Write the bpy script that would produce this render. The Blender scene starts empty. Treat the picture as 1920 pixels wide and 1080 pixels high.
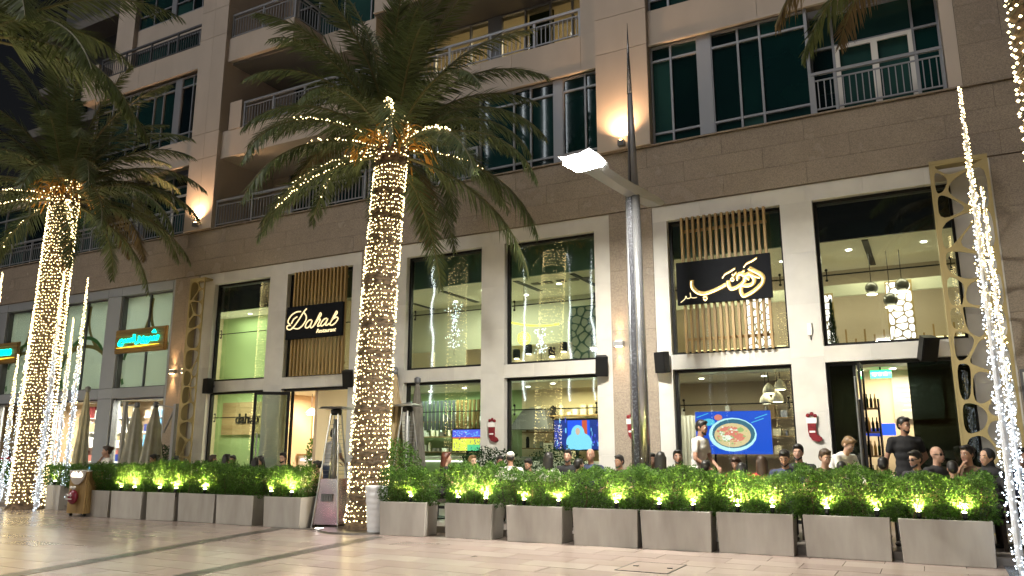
import bpy, bmesh, math, random
from mathutils import Vector, Matrix
R = math.radians
random.seed(11)
sc = bpy.context.scene
COL = sc.collection

# ------------------------------------------------------------------ camera
CAM = Vector((0, 0, 1.45)); YAW = R(28.26); PITCH = R(11.8); FPX = 1445.0
cd = bpy.data.cameras.new('camera'); cam = bpy.data.objects.new('camera', cd); COL.objects.link(cam)
cd.sensor_width = 36.0; cd.lens = 36.0 * FPX / 1920.0; cd.clip_end = 3000
cam.location = CAM; cam.rotation_euler = (R(90) + PITCH, 0, YAW); sc.camera = cam

# ------------------------------------------------------------------ world, night sky
w = bpy.data.worlds.new('World'); sc.world = w; w.use_nodes = True
nt = w.node_tree; nt.nodes.clear()
sky = nt.nodes.new('ShaderNodeTexSky'); sky.sky_type = 'NISHITA'; sky.sun_disc = False
sky.sun_elevation = R(-2.0); sky.sun_rotation = R(200)
bg = nt.nodes.new('ShaderNodeBackground'); bg.inputs[1].default_value = 0.04
wo = nt.nodes.new('ShaderNodeOutputWorld')
nt.links.new(sky.outputs[0], bg.inputs[0]); nt.links.new(bg.outputs[0], wo.inputs[0])

# added fill sun, soft, from the open plaza side; brightens the facade
sd = bpy.data.lights.new('plaza_fill_sun', 'SUN'); sd.energy = 0.78; sd.angle = R(28); sd.color = (1.0, 0.95, 0.90)
so = bpy.data.objects.new('plaza_fill_sun', sd); COL.objects.link(so)
so.rotation_euler = (R(35), 0, R(-22)); so.location = (0, -20, 30)

sc.view_settings.view_transform = 'Standard'; sc.view_settings.look = 'None'
sc.view_settings.exposure = 0.75; sc.view_settings.gamma = 1.0
sc.render.engine = 'CYCLES'
sc.cycles.max_bounces = 6; sc.cycles.diffuse_bounces = 3; sc.cycles.glossy_bounces = 3
sc.cycles.transparent_max_bounces = 12; sc.cycles.caustics_reflective = False; sc.cycles.caustics_refractive = False
sc.cycles.sample_clamp_indirect = 4.0; sc.cycles.use_denoising = True

# ------------------------------------------------------------------ mesh helpers
class MB:
    def __init__(s): s.v = []; s.f = []
    def add(s, vs, fs):
        n = len(s.v); s.v += [tuple(p) for p in vs]; s.f += [tuple(i + n for i in f) for f in fs]; return s
    def box(s, x0, x1, y0, y1, z0, z1):
        return s.add([(x0,y0,z0),(x1,y0,z0),(x1,y1,z0),(x0,y1,z0),(x0,y0,z1),(x1,y0,z1),(x1,y1,z1),(x0,y1,z1)],
                     [(3,2,1,0),(4,5,6,7),(0,1,5,4),(1,2,6,5),(2,3,7,6),(3,0,4,7)])
    def hull(s, lo, hi):
        n = len(lo)
        return s.add(list(lo) + list(hi), [tuple(range(n))[::-1], tuple(range(n, 2*n))] + [(i, (i+1) % n, n+(i+1) % n, n+i) for i in range(n)])
    def tube(s, pts, r, n=6, cap=True, flat=1.0):
        pts = [Vector(p) for p in pts]; m = len(pts)
        if not hasattr(r, '__len__'): r = [r]*m
        up = Vector((0,0,1)); base = len(s.v); side = None
        for i, p in enumerate(pts):
            t = (pts[min(i+1,m-1)] - pts[max(i-1,0)])
            if t.length < 1e-9: t = Vector((0,0,1))
            t.normalize()
            if side is None:
                side = t.cross(up) if abs(t.z) < .95 else t.cross(Vector((0,1,0)))
            side = side - t*side.dot(t)
            if side.length < 1e-6: side = t.orthogonal()
            side.normalize(); b = t.cross(side)
            for k in range(n):
                a = 2*math.pi*k/n
                s.v.append(tuple(p + side*(math.cos(a)*r[i]) + b*(math.sin(a)*r[i]*flat)))
        for i in range(m-1):
            for k in range(n):
                k2 = (k+1) % n
                s.f.append((base+i*n+k, base+i*n+k2, base+(i+1)*n+k2, base+(i+1)*n+k))
        if cap:
            s.f.append(tuple(base+k for k in range(n))[::-1]); s.f.append(tuple(base+(m-1)*n+k for k in range(n)))
        return s
    def lathe(s, prof, n=16, c=(0,0,0), cap=True):
        base = len(s.v)
        for r, z in prof:
            for k in range(n):
                a = 2*math.pi*k/n; s.v.append((c[0]+r*math.cos(a), c[1]+r*math.sin(a), c[2]+z))
        for i in range(len(prof)-1):
            for k in range(n):
                k2 = (k+1) % n
                s.f.append((base+i*n+k, base+i*n+k2, base+(i+1)*n+k2, base+(i+1)*n+k))
        if cap:
            s.f.append(tuple(base+k for k in range(n))[::-1]); s.f.append(tuple(base+(len(prof)-1)*n+k for k in range(n)))
        return s
    def ball(s, c, r, nu=12, nv=8, M=None):
        if not hasattr(r, '__len__'): r = (r, r, r)
        vs = [Vector((0,0,-r[2]))]
        for j in range(1, nv):
            t = math.pi*j/nv
            for i in range(nu):
                a = 2*math.pi*i/nu
                vs.append(Vector((r[0]*math.sin(t)*math.cos(a), r[1]*math.sin(t)*math.sin(a), -r[2]*math.cos(t))))
        vs.append(Vector((0,0,r[2])))
        if M is not None: vs = [M @ p for p in vs]
        c = Vector(c); fs = []
        for i in range(nu): fs.append((0, 1+(i+1) % nu, 1+i))
        for j in range(nv-2):
            for i in range(nu):
                a = 1+j*nu; fs.append((a+i, a+(i+1) % nu, a+nu+(i+1) % nu, a+nu+i))
        L = len(vs)-1; a = 1+(nv-2)*nu
        for i in range(nu): fs.append((a+i, a+(i+1) % nu, L))
        return s.add([p + c for p in vs], fs)
    def octa(s, c, r):
        x, y, z = c; n = len(s.v)
        s.v += [(x+r,y,z),(x-r,y,z),(x,y+r,z),(x,y-r,z),(x,y,z+r),(x,y,z-r)]
        s.f += [(n,n+2,n+4),(n+2,n+1,n+4),(n+1,n+3,n+4),(n+3,n,n+4),(n+2,n,n+5),(n+1,n+2,n+5),(n+3,n+1,n+5),(n,n+3,n+5)]
        return s
    def capsule(s, a, b, ra, rb, n=10):
        a = Vector(a); b = Vector(b)
        s.tube([a, b], [ra, rb], n); s.ball(a, ra, n, 6); s.ball(b, rb, n, 6); return s
    def mesh(s, name, mat=None, smooth=False, off=None):
        me = bpy.data.meshes.new(name)
        vs = s.v if off is None else [(x-off[0], y-off[1], z-off[2]) for x, y, z in s.v]
        me.from_pydata(vs, [], s.f); me.update()
        if mat: me.materials.append(mat)
        if smooth: me.polygons.foreach_set('use_smooth', [True]*len(me.polygons))
        return me

WL = {}                                      # world location of each (unrotated) parent
def link(name, me, parent=None, loc=(0,0,0), rot=None, scale=None):
    o = bpy.data.objects.new(name, me); COL.objects.link(o); o.location = loc
    if rot: o.rotation_euler = rot
    if scale: o.scale = scale if hasattr(scale, '__len__') else (scale,)*3
    if parent: o.parent = parent
    WL[o.name] = Vector(loc) + (WL.get(parent.name, Vector()) if parent else Vector())
    return o
def tag(o, label=None, cat=None, group=None, kind=None):
    if label: o['label'] = label
    if cat: o['category'] = cat
    if group: o['group'] = group
    if kind: o['kind'] = kind
    return o
def empty(name, loc, label, cat, group=None, rz=0.0):
    o = bpy.data.objects.new(name, None); COL.objects.link(o); o.location = loc; o.rotation_euler = (0,0,rz)
    o.empty_display_size = .2; WL[o.name] = Vector(loc); return tag(o, label, cat, group)
def W(name, mb, mat, parent=None, smooth=False, org=None):
    """a mesh written in world coordinates; its origin goes to its own middle"""
    xs = [p[0] for p in mb.v]; ys = [p[1] for p in mb.v]; zs = [p[2] for p in mb.v]
    c = Vector(org) if org else Vector(((min(xs)+max(xs))/2, (min(ys)+max(ys))/2, min(zs)))
    me = mb.mesh(name, mat, smooth, c)
    pl = WL.get(parent.name, Vector()) if parent else Vector()
    return link(name, me, parent, c - pl)
def copy_tree(o, parent=None):
    c = o.copy(); COL.objects.link(c); c.parent = parent
    for ch in o.children: copy_tree(ch, c)
    return c
def bake(o):
    """evaluated mesh of a temporary object"""
    vl = TMP.view_layers[0]; vl.update(); dg = vl.depsgraph
    me = bpy.data.meshes.new_from_object(o.evaluated_get(dg)); return me
TMP = bpy.data.scenes.new('workbench'); TC = TMP.collection          # scratch scene, removed at the end
def remesh(mb, vox, mat, it=4, name='body'):
    me = mb.mesh('tmp'); o = bpy.data.objects.new('tmp', me); TC.objects.link(o)
    m = o.modifiers.new('r', 'REMESH'); m.mode = 'VOXEL'; m.voxel_size = vox; m.use_smooth_shade = True
    if it:
        q = o.modifiers.new('s', 'SMOOTH'); q.factor = .5; q.iterations = it
    out = bake(o); bpy.data.objects.remove(o); bpy.data.meshes.remove(me)
    out.name = name; out.materials.clear(); out.materials.append(mat)
    return out
def flat_curve(loops, depth, mat, name='panel'):
    """filled outline with holes, in the XZ plane"""
    cu = bpy.data.curves.new('tmp', 'CURVE'); cu.dimensions = '2D'; cu.fill_mode = 'BOTH'; cu.extrude = depth/2
    for lp in loops:
        sp = cu.splines.new('POLY'); sp.points.add(len(lp)-1); sp.use_cyclic_u = True
        for p, q in zip(sp.points, lp): p.co = (q[0], q[1], 0, 1)
    o = bpy.data.objects.new('tmp', cu); TC.objects.link(o); me = bake(o); bpy.data.objects.remove(o); bpy.data.curves.remove(cu)
    me.transform(Matrix.Rotation(R(90), 4, 'X')); me.name = name; me.materials.clear(); me.materials.append(mat); return me
def text_mesh(body, size, mat, depth=.006, shear=0.0, align='CENTER', bold=0.0):
    cu = bpy.data.curves.new('tmp', 'FONT'); cu.body = body; cu.size = size; cu.extrude = depth; cu.shear = shear; cu.align_x = align; cu.offset = bold
    cu.resolution_u = 3
    o = bpy.data.objects.new('tmp', cu); TC.objects.link(o); me = bake(o); bpy.data.objects.remove(o); bpy.data.curves.remove(cu)
    me.transform(Matrix.Rotation(R(90), 4, 'X')); me.name = 'lettering'; me.materials.clear(); me.materials.append(mat); return me
def smooth_path(pts, n=6):
    pts = [Vector(p) for p in pts]; out = []
    for i in range(len(pts)-1):
        p0 = pts[max(i-1,0)]; p1 = pts[i]; p2 = pts[i+1]; p3 = pts[min(i+2,len(pts)-1)]
        for k in range(n):
            t = k/n
            out.append(.5*((2*p1)+(p2-p0)*t+(2*p0-5*p1+4*p2-p3)*t*t+(3*p1-p0-3*p2+p3)*t*t*t))
    out.append(pts[-1]); return out
def lamp(kind, name, loc, energy, color, parent=None, **kw):
    d = bpy.data.lights.new(name, kind); d.energy = energy; d.color = color
    for k, v in kw.items():
        if k not in ('rot',): setattr(d, k, v)
    o = bpy.data.objects.new(name, d); COL.objects.link(o)
    if parent: o.parent = parent; o.location = Vector(loc) - WL.get(parent.name, Vector())
    else: o.location = loc
    if 'rot' in kw: o.rotation_euler = kw['rot']
    return o

# ------------------------------------------------------------------ materials
MT = {}
def M(name, col, col2=None, rough=.5, metal=0.0, scale=4.0, detail=4, bump=0.0, bscale=None, spec=.5, stretch=(1,1,1),
      emit=None, es=0.0, rand=0.0, island=False, ramp=None, speck=None, rvar=0.0, trans=0.0, coat=0.0, ramp_pos=(.35,.65), rot=None):
    m = bpy.data.materials.new(name); m.use_nodes = True; n = m.node_tree; N = n.nodes; Lk = n.links.new
    b = N['Principled BSDF']; MT[name] = m
    b.inputs['Roughness'].default_value = rough; b.inputs['Metallic'].default_value = metal
    b.inputs['Specular IOR Level'].default_value = spec; b.inputs['Coat Weight'].default_value = coat
    tc = N.new('ShaderNodeTexCoord'); oi = N.new('ShaderNodeObjectInfo'); geo = N.new('ShaderNodeNewGeometry')
    ma = N.new('ShaderNodeVectorMath'); ma.operation = 'MULTIPLY_ADD'
    rnd = geo.outputs['Random Per Island'] if island else oi.outputs['Random']
    cb = N.new('ShaderNodeCombineXYZ'); 
    for i in range(3): Lk(rnd, cb.inputs[i])
    ma.inputs[1].default_value = (37, 53, 71); Lk(cb.outputs[0], ma.inputs[0]); Lk(tc.outputs['Object'], ma.inputs[2])
    mp = N.new('ShaderNodeMapping'); mp.inputs['Scale'].default_value = stretch; mp.inputs['Rotation'].default_value = rot or (0,0,0); Lk(ma.outputs[0], mp.inputs[0])
    colout = None
    if col2 or bump or rvar:
        no = N.new('ShaderNodeTexNoise'); no.inputs['Scale'].default_value = scale; no.inputs['Detail'].default_value = detail
        Lk(mp.outputs[0], no.inputs['Vector'])
    if ramp:
        cr = N.new('ShaderNodeValToRGB'); el = cr.color_ramp.elements
        el[0].color = (*ramp[0], 1); el[1].color = (*ramp[-1], 1)
        for i, c in enumerate(ramp[1:-1]):
            e = el.new((i+1)/(len(ramp)-1)); e.color = (*c, 1)
        Lk(rnd, cr.inputs[0]); colout = cr.outputs[0]
    if col2:
        mr = N.new('ShaderNodeMapRange'); mr.inputs[1].default_value = ramp_pos[0]; mr.inputs[2].default_value = ramp_pos[1]
        Lk(no.outputs[0], mr.inputs[0])
        mx = N.new('ShaderNodeMix'); mx.data_type = 'RGBA'; Lk(mr.outputs[0], mx.inputs[0])
        if colout is not None:
            Lk(colout, mx.inputs[6]); m2 = N.new('ShaderNodeMix'); m2.data_type = 'RGBA'; m2.blend_type = 'MULTIPLY'; m2.inputs[0].default_value = 1
            Lk(colout, m2.inputs[6]); m2.inputs[7].default_value = (*col2, 1); Lk(m2.outputs[2], mx.inputs[7])
        else:
            mx.inputs[6].default_value = (*col, 1); mx.inputs[7].default_value = (*col2, 1)
        colout = mx.outputs[2]
    if speck:
        vo = N.new('ShaderNodeTexVoronoi'); vo.inputs['Scale'].default_value = speck[0]; Lk(mp.outputs[0], vo.inputs['Vector'])
        hs = N.new('ShaderNodeSeparateColor'); Lk(vo.outputs['Color'], hs.inputs[0])
        mr2 = N.new('ShaderNodeMapRange'); mr2.inputs[3].default_value = 1-speck[1]; mr2.inputs[4].default_value = 1+speck[1]; Lk(hs.outputs[0], mr2.inputs[0])
        mv = N.new('ShaderNodeMix'); mv.data_type = 'RGBA'; mv.blend_type = 'MULTIPLY'; mv.inputs[0].default_value = 1
        if colout is not None: Lk(colout, mv.inputs[6])
        else: mv.inputs[6].default_value = (*col, 1)
        Lk(mr2.outputs[0], mv.inputs[7]); colout = mv.outputs[2]
    if rand:
        mr3 = N.new('ShaderNodeMapRange'); mr3.inputs[3].default_value = 1-rand; mr3.inputs[4].default_value = 1+rand; Lk(rnd, mr3.inputs[0])
        mv3 = N.new('ShaderNodeMix'); mv3.data_type = 'RGBA'; mv3.blend_type = 'MULTIPLY'; mv3.inputs[0].default_value = 1
        if colout is not None: Lk(colout, mv3.inputs[6])
        else: mv3.inputs[6].default_value = (*col, 1)
        Lk(mr3.outputs[0], mv3.inputs[7]); colout = mv3.outputs[2]
    if colout is not None: Lk(colout, b.inputs['Base Color'])
    else: b.inputs['Base Color'].default_value = (*col, 1)
    if rvar:
        mr4 = N.new('ShaderNodeMapRange'); mr4.inputs[3].default_value = max(.02, rough-rvar); mr4.inputs[4].default_value = rough+rvar
        mr4.inputs[1].default_value = .3; mr4.inputs[2].default_value = .7
        Lk(no.outputs[0], mr4.inputs[0]); Lk(mr4.outputs[0], b.inputs['Roughness'])
    if bump:
        nb = N.new('ShaderNodeTexNoise'); nb.inputs['Scale'].default_value = bscale or scale*3; nb.inputs['Detail'].default_value = 3
        Lk(mp.outputs[0], nb.inputs['Vector'])
        bp = N.new('ShaderNodeBump'); bp.inputs['Strength'].default_value = min(1, bump*20); bp.inputs['Distance'].default_value = bump
        Lk(nb.outputs[0], bp.inputs['Height']); Lk(bp.outputs[0], b.inputs['Normal'])
    if emit:
        b.inputs['Emission Color'].default_value = (*emit, 1); b.inputs['Emission Strength'].default_value = es
    if trans:
        out = N['Material Output']; tr = N.new('ShaderNodeBsdfTranslucent'); ms = N.new('ShaderNodeMixShader'); ms.inputs[0].default_value = trans
        if colout is not None: Lk(colout, tr.inputs[0])
        else: tr.inputs[0].default_value = (*col, 1)
        Lk(b.outputs[0], ms.inputs[1]); Lk(tr.outputs[0], ms.inputs[2]); Lk(ms.outputs[0], out.inputs[0])
    return m
def glass_mat(name, tint, refl=.05, wav=.0015, wscale=1.3):
    m = bpy.data.materials.new(name); m.use_nodes = True; n = m.node_tree; N = n.nodes; Lk = n.links.new; N.clear(); MT[name] = m
    out = N.new('ShaderNodeOutputMaterial'); tr = N.new('ShaderNodeBsdfTransparent'); tr.inputs[0].default_value = (*tint, 1)
    gl = N.new('ShaderNodeBsdfGlossy'); gl.inputs['Roughness'].default_value = .02
    lw = N.new('ShaderNodeLayerWeight'); pw = N.new('ShaderNodeMath'); pw.operation = 'POWER'; pw.inputs[1].default_value = 4.0
    Lk(lw.outputs['Facing'], pw.inputs[0])
    mr = N.new('ShaderNodeMapRange'); mr.inputs[3].default_value = refl; mr.inputs[4].default_value = .9; Lk(pw.outputs[0], mr.inputs[0])
    tc = N.new('ShaderNodeTexCoord'); no = N.new('ShaderNodeTexNoise'); no.inputs['Scale'].default_value = wscale; no.inputs['Detail'].default_value = 1
    Lk(tc.outputs['Object'], no.inputs['Vector']); bp = N.new('ShaderNodeBump'); bp.inputs['Distance'].default_value = wav; bp.inputs['Strength'].default_value = 1
    Lk(no.outputs[0], bp.inputs['Height']); Lk(bp.outputs[0], gl.inputs['Normal'])
    mx = N.new('ShaderNodeMixShader'); Lk(mr.outputs[0], mx.inputs[0]); Lk(tr.outputs[0], mx.inputs[1]); Lk(gl.outputs[0], mx.inputs[2]); Lk(mx.outputs[0], out.inputs[0])
    return m
def emis(name, col, s, back=None):
    return M(name, back or tuple(.2*c for c in col), rough=.4, emit=col, es=s)

M('white_stone', (.60,.585,.545), (.535,.52,.485), rough=.42, scale=2.2, detail=6, bump=.0008, bscale=30, rand=.03)
M('granite', (.305,.256,.205), (.27,.225,.18), rough=.24, scale=1.5, speck=(75,.22), rand=.015, rvar=.05)
M('joint', (.25,.21,.165), rough=.9)
M('beige', (.52,.45,.385), (.465,.40,.34), rough=.65, scale=1.3, detail=6, bump=.0008, bscale=40, rand=.03, stretch=(1,1,.45))
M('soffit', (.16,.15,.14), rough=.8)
M('clad', (.36,.38,.40), (.33,.35,.37), rough=.38, metal=.25, scale=1.2, rand=.05)
M('alu', (.30,.315,.35), rough=.38, metal=.35)
M('alu_dark', (.13,.135,.15), rough=.4, metal=.4)
M('black', (.010,.010,.011), rough=.5, spec=.2)
M('pane_dark', (.006,.040,.037), (.55,.55,.6), ramp=[(.003,.012,.016),(.008,.045,.041),(.005,.03,.03),(.03,.085,.075),(.004,.02,.024),(.010,.05,.046)], rough=.03, scale=.5, bump=.0011, bscale=1.8, spec=.5, rand=.35)
glass_mat('glass', (.84,.90,.85), refl=.085)
glass_mat('glass_dark', (.10,.13,.13), refl=.06)
M('gold', (.40,.32,.15), (.35,.28,.125), rough=.5, metal=.1, scale=2)
M('slab', (.4,.33,.28), (.80,.77,.75), rough=.26, scale=.9, detail=9, ramp=[(.285,.225,.195),(.315,.26,.22),(.25,.197,.172),(.30,.236,.206),(.325,.275,.235),(.265,.212,.184),(.30,.246,.212)], ramp_pos=(.42,.8), bump=.0004, bscale=5, spec=.5)
M('slab_far', (.4,.33,.28), (.80,.77,.75), rough=.26, scale=.9, detail=9, ramp=[(.285,.225,.195),(.315,.26,.22),(.25,.197,.172),(.30,.236,.206),(.325,.275,.235),(.265,.212,.184),(.30,.246,.212)], ramp_pos=(.42,.8), island=True)
M('strip', (.085,.075,.065), (.065,.056,.05), rough=.33, scale=6, rand=.12)
M('grout', (.20,.16,.135), rough=.8)
M('terrace', (.22,.19,.17), (.18,.155,.14), rough=.3, scale=2)
M('dark_tile', (.12,.14,.17), (.10,.115,.14), rough=.2, scale=3)
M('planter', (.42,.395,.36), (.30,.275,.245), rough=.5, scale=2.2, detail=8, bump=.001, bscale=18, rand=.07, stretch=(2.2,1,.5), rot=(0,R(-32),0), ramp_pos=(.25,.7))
M('soil', (.05,.035,.025), rough=1, bump=.01, bscale=20)
M('leaf', (.09,.18,.028), (.055,.13,.022), rough=.5, scale=3, rand=.55, island=True, trans=.28, spec=.25)
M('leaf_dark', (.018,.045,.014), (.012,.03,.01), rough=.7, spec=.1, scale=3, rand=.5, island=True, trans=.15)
M('twig', (.10,.065,.035), rough=.9)
M('palm_leaf', (.125,.165,.07), (.085,.115,.045), rough=.45, scale=1.2, rand=.35, island=True, trans=.18, spec=.4)
M('palm_dry', (.16,.115,.05), (.12,.085,.035), rough=.6, scale=2, rand=.3, island=True, trans=.15)
M('rachis', (.16,.145,.06), (.11,.11,.04), rough=.5, scale=4)
M('stalk', (.72,.40,.07), (.60,.28,.04), rough=.5, scale=6)
M('bark', (.17,.12,.075), (.05,.033,.02), rough=.9, scale=7, detail=7, bump=.012, bscale=16, stretch=(1,1,2.2))
M('led_warm', (.8,.6,.3), rough=.3, emit=(1.0,.77,.36), es=7.5)
M('led_cool', (.7,.8,.9), rough=.3, emit=(.74,.87,1.0), es=3.6)
M('cord', (.02,.025,.015), rough=.6)
M('chrome', (.42,.425,.44), rough=.22, metal=.9)
M('web', (.02,.02,.024), (.10,.105,.12), rough=.3, metal=.3, scale=30, ramp_pos=(.5,.65))
M('steel', (.46,.46,.46), (.38,.38,.38), rough=.33, metal=1.0, scale=3)
M('grey_paint', (.24,.24,.25), rough=.42, metal=.2)
M('pole_core', (.55,.56,.58), rough=.5)
emis('lamp_white', (1.0,.97,.86), 80.0)
emis('sconce_glow', (1.0,.62,.30), 25.0)
emis('spot_glow', (1.0,.86,.45), 40.0)
emis('kiosk_text', (1.0,.88,.7), 3.0)
M('kiosk_plate', (.36,.32,.28), rough=.5)
emis('uplight_glow', (1.0,.95,.85), 12.0)
emis('sign_neon', (1.0,.76,.34), 2.6)
emis('sign_white', (1.0,.78,.42), 1.0)
emis('neon_cyan', (.0,.95,.62), 3.2)
emis('neon_yellow', (1.0,.62,.02), 2.2)
M('sign_black', (.006,.007,.010), rough=.7, spec=.12)
M('sign_gold', (.46,.33,.10), rough=.4, metal=.3)
M('slat_wood', (.34,.225,.085), (.27,.17,.06), rough=.5, scale=5, stretch=(1,1,.08), rand=.08)
M('slat_brown', (.30,.19,.06), (.22,.13,.04), rough=.5, scale=5, stretch=(.1,1,1), rand=.1)
M('wood', (.36,.24,.11), (.24,.15,.065), rough=.5, scale=6, stretch=(1,1,.07))
M('plank', (.36,.27,.15), (.27,.19,.10), rough=.6, scale=4, stretch=(.12,1,1), rand=.14)
M('umbrella', (.34,.33,.26), (.27,.26,.205), rough=.85, scale=5, bump=.003, bscale=9)
M('umbrella_tan', (.30,.23,.13), (.24,.18,.10), rough=.85, scale=5, bump=.003, bscale=9)
M('umbrella_dark', (.14,.13,.11), (.10,.095,.08), rough=.85, scale=5, bump=.003, bscale=9)
M('rattan', (.045,.032,.024), (.025,.018,.014), rough=.6, scale=40, bump=.002, bscale=60)
M('table_top', (.22,.15,.09), (.15,.10,.06), rough=.35, scale=5, stretch=(.2,1,1))
M('white_pot', (.70,.71,.73), rough=.35)
M('red_felt', (.20,.010,.016), (.14,.006,.011), rough=.85, scale=12, bump=.002, bscale=60)
M('white_felt', (.75,.73,.70), rough=.9, bump=.003, bscale=60)
M('bauble', (.17,.008,.025), rough=.18, coat=.5)
# rooms
M('wall_green', (.33,.45,.225), (.305,.42,.205), rough=.8, scale=.6)
M('wall_sage', (.52,.53,.42), (.48,.49,.39), rough=.8, scale=.6)
M('wall_peach', (.66,.50,.33), (.62,.46,.30), rough=.8, scale=.6)
M('wall_cream', (.68,.58,.40), (.63,.53,.36), rough=.8, scale=.6)
M('wall_beige', (.44,.37,.27), (.40,.33,.24), rough=.8, scale=.6)
M('room_ceiling', (.62,.60,.50), rough=.9)
M('fascia_black', (.006,.009,.012), rough=.25)
M('fascia_teal', (.08,.15,.115), (.065,.125,.095), rough=.4, scale=.6)
M('room_floor', (.30,.26,.22), rough=.35)
M('film', (.70,.73,.69), (.66,.69,.655), rough=.5, scale=.7, trans=.5)
M('film_tan', (.35,.26,.10), rough=.5); M('film_green', (.10,.26,.09), rough=.5)
M('white_paint', (.75,.74,.70), rough=.5)
M('shade_cream', (.72,.66,.52), rough=.6)
emis('bulb_soft', (1.0,.86,.62), 9.0)
emis('panel_warm', (1.0,.80,.42), 2.0)
emis('panel_white', (1.0,.90,.86), 1.9)
emis('down_light', (1.0,.93,.80), 9.0)
M('smoke_glass', (.10,.10,.085), rough=.12, spec=.6)
emis('exit_green', (.03,.85,.25), 2.0)

# ------------------------------------------------------------------ organic lattice (cells with rounded holes)
def cells(w, h, n, seed, shrink=.86, edge=.02, stretchz=1.0):
    rg = random.Random(seed); pts = []
    for _ in range(n*60):
        p = (rg.uniform(0, w), rg.uniform(0, h))
        if all((p[0]-q[0])**2 + (p[1]-q[1])**2 > (.72*math.sqrt(w*h/n))**2 for q in pts): pts.append(p)
        if len(pts) >= n: break
    out = []
    for i, p in enumerate(pts):
        poly = [(edge,edge),(w-edge,edge),(w-edge,h-edge),(edge,h-edge)]
        for j, q in enumerate(pts):
            if i == j: continue
            mx, my = (p[0]+q[0])/2, (p[1]+q[1])/2; nx, ny = q[0]-p[0], q[1]-p[1]
            if nx*nx+ny*ny > w*w+1.5*h*h/ max(1, n/8): continue
            new = []
            for k in range(len(poly)):
                a = poly[k]; b = poly[(k+1) % len(poly)]
                da = (a[0]-mx)*nx+(a[1]-my)*ny; db = (b[0]-mx)*nx+(b[1]-my)*ny
                if da <= 0: new.append(a)
                if da*db < 0:
                    t = da/(da-db); new.append((a[0]+(b[0]-a[0])*t, a[1]+(b[1]-a[1])*t))
            poly = new
            if len(poly) < 3: break
        if len(poly) < 3: continue
        cx = sum(a[0] for a in poly)/len(poly); cy = sum(a[1] for a in poly)/len(poly)
        poly = [(cx+(a[0]-cx)*shrink, cy+(a[1]-cy)*shrink) for a in poly]
        for _ in range(2):
            q = []
            for k in range(len(poly)):
                a = poly[k]; b = poly[(k+1) % len(poly)]
                q += [(a[0]*.78+b[0]*.22, a[1]*.78+b[1]*.22), (a[0]*.22+b[0]*.78, a[1]*.22+b[1]*.78)]
            poly = q
        out.append(poly)
    return out
def lattice(w, h, n, seed, depth, mat, shrink=.86, name='lattice'):
    return flat_curve([[(0,0),(w,0),(w,h),(0,h)]] + cells(w, h, n, seed, shrink), depth, mat, name)

# ------------------------------------------------------------------ plaza
def project(p):
    d = Vector(p) - CAM
    f = Vector((-math.sin(YAW)*math.cos(PITCH), math.cos(YAW)*math.cos(PITCH), math.sin(PITCH)))
    r = Vector((math.cos(YAW), math.sin(YAW), 0)); u = r.cross(f); z = d.dot(f)
    if z < .2: return None
    return (960 + FPX*d.dot(r)/z, 540 - FPX*d.dot(u)/z)
plaza = W('plaza_ground', MB().add([(-400,-400,-.03),(400,-400,-.03),(400,400,-.03),(-400,400,-.03)], [(0,1,2,3)]), MT['grout'], org=(0,0,0))
tag(plaza, 'pale pink and cream paved plaza in front of the restaurant', kind='structure')
SW, SH = .92, .46
me = MB().box(-SW/2+.004, SW/2-.004, -SH/2+.005, SH/2-.005, -.028, 0).mesh('paving_slab', MT['slab'])
cand = []
rg = random.Random(5)
for j in range(-16, 26):
    y = j*SH + SH/2
    if y > 11.9: break
    for i in range(-46, 10):
        x = i*SW + (SW/2 if j % 2 else 0) + .2
        pr = [project((x+a, y+b, 0)) for a, b in ((-SW/2,-SH/2),(SW/2,-SH/2),(SW/2,SH/2),(-SW/2,SH/2))]
        ar = 0
        if all(pr) and max(p[0] for p in pr) > 0 and min(p[0] for p in pr) < 1920 and min(p[1] for p in pr) < 1085:
            ar = abs(sum(pr[k][0]*pr[(k+1)%4][1]-pr[(k+1)%4][0]*pr[k][1] for k in range(4)))/2
            if min(p[1] for p in pr) > 1078: ar *= .2
        cand.append((ar, x, y, rg.uniform(-.0012, .0012)))
cand.sort(key=lambda c: -c[0])
for ar, x, y, dz in cand[:300]: link('paving_slab', me, plaza, (x, y, dz+.03-.03))
far = MB()
for ar, x, y, dz in cand[300:]: far.box(x-SW/2+.004, x+SW/2-.004, y-SH/2+.005, y+SH/2-.005, -.028, dz)
tag(W('outer_paving_slabs', far, MT['slab_far'], plaza, org=(0,0,0)), kind='stuff')
for (ax, ay, bx, by, wd) in ((-10.95,11.3,-9.35,4.2,.27),(-8.42,10.9,-7.55,4.2,.25)):
    d = Vector((bx-ax, by-ay, 0)); L = d.length; d.normalize(); nrm = Vector((-d.y, d.x, 0)); n = int(L/1.15)
    for k in range(n):
        a = Vector((ax,ay,0)) + d*(L*k/n+.003); b = Vector((ax,ay,0)) + d*(L*(k+1)/n-.003); q = nrm*wd/2
        lo = [a-q, b-q, b+q, a+q]
        W('paving_strip', MB().hull([p+Vector((0,0,-.02)) for p in lo], [p+Vector((0,0,.0045)) for p in lo]), MT['strip'], plaza)
# band of darker stone round the palm pit, and the blue-grey tiles past the last planter
W('paving_strip', MB().box(-11.2,-8.3,11.22,11.42,-.02,.0085), MT['strip'], plaza)
for k in range(4):
    for i in range(6):
        W('dark_paving_tile', MB().box(.62+i*.5,1.11+i*.5,10.1+k*.5,10.59+k*.5,-.02,.0045), MT['dark_tile'], plaza)
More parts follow.
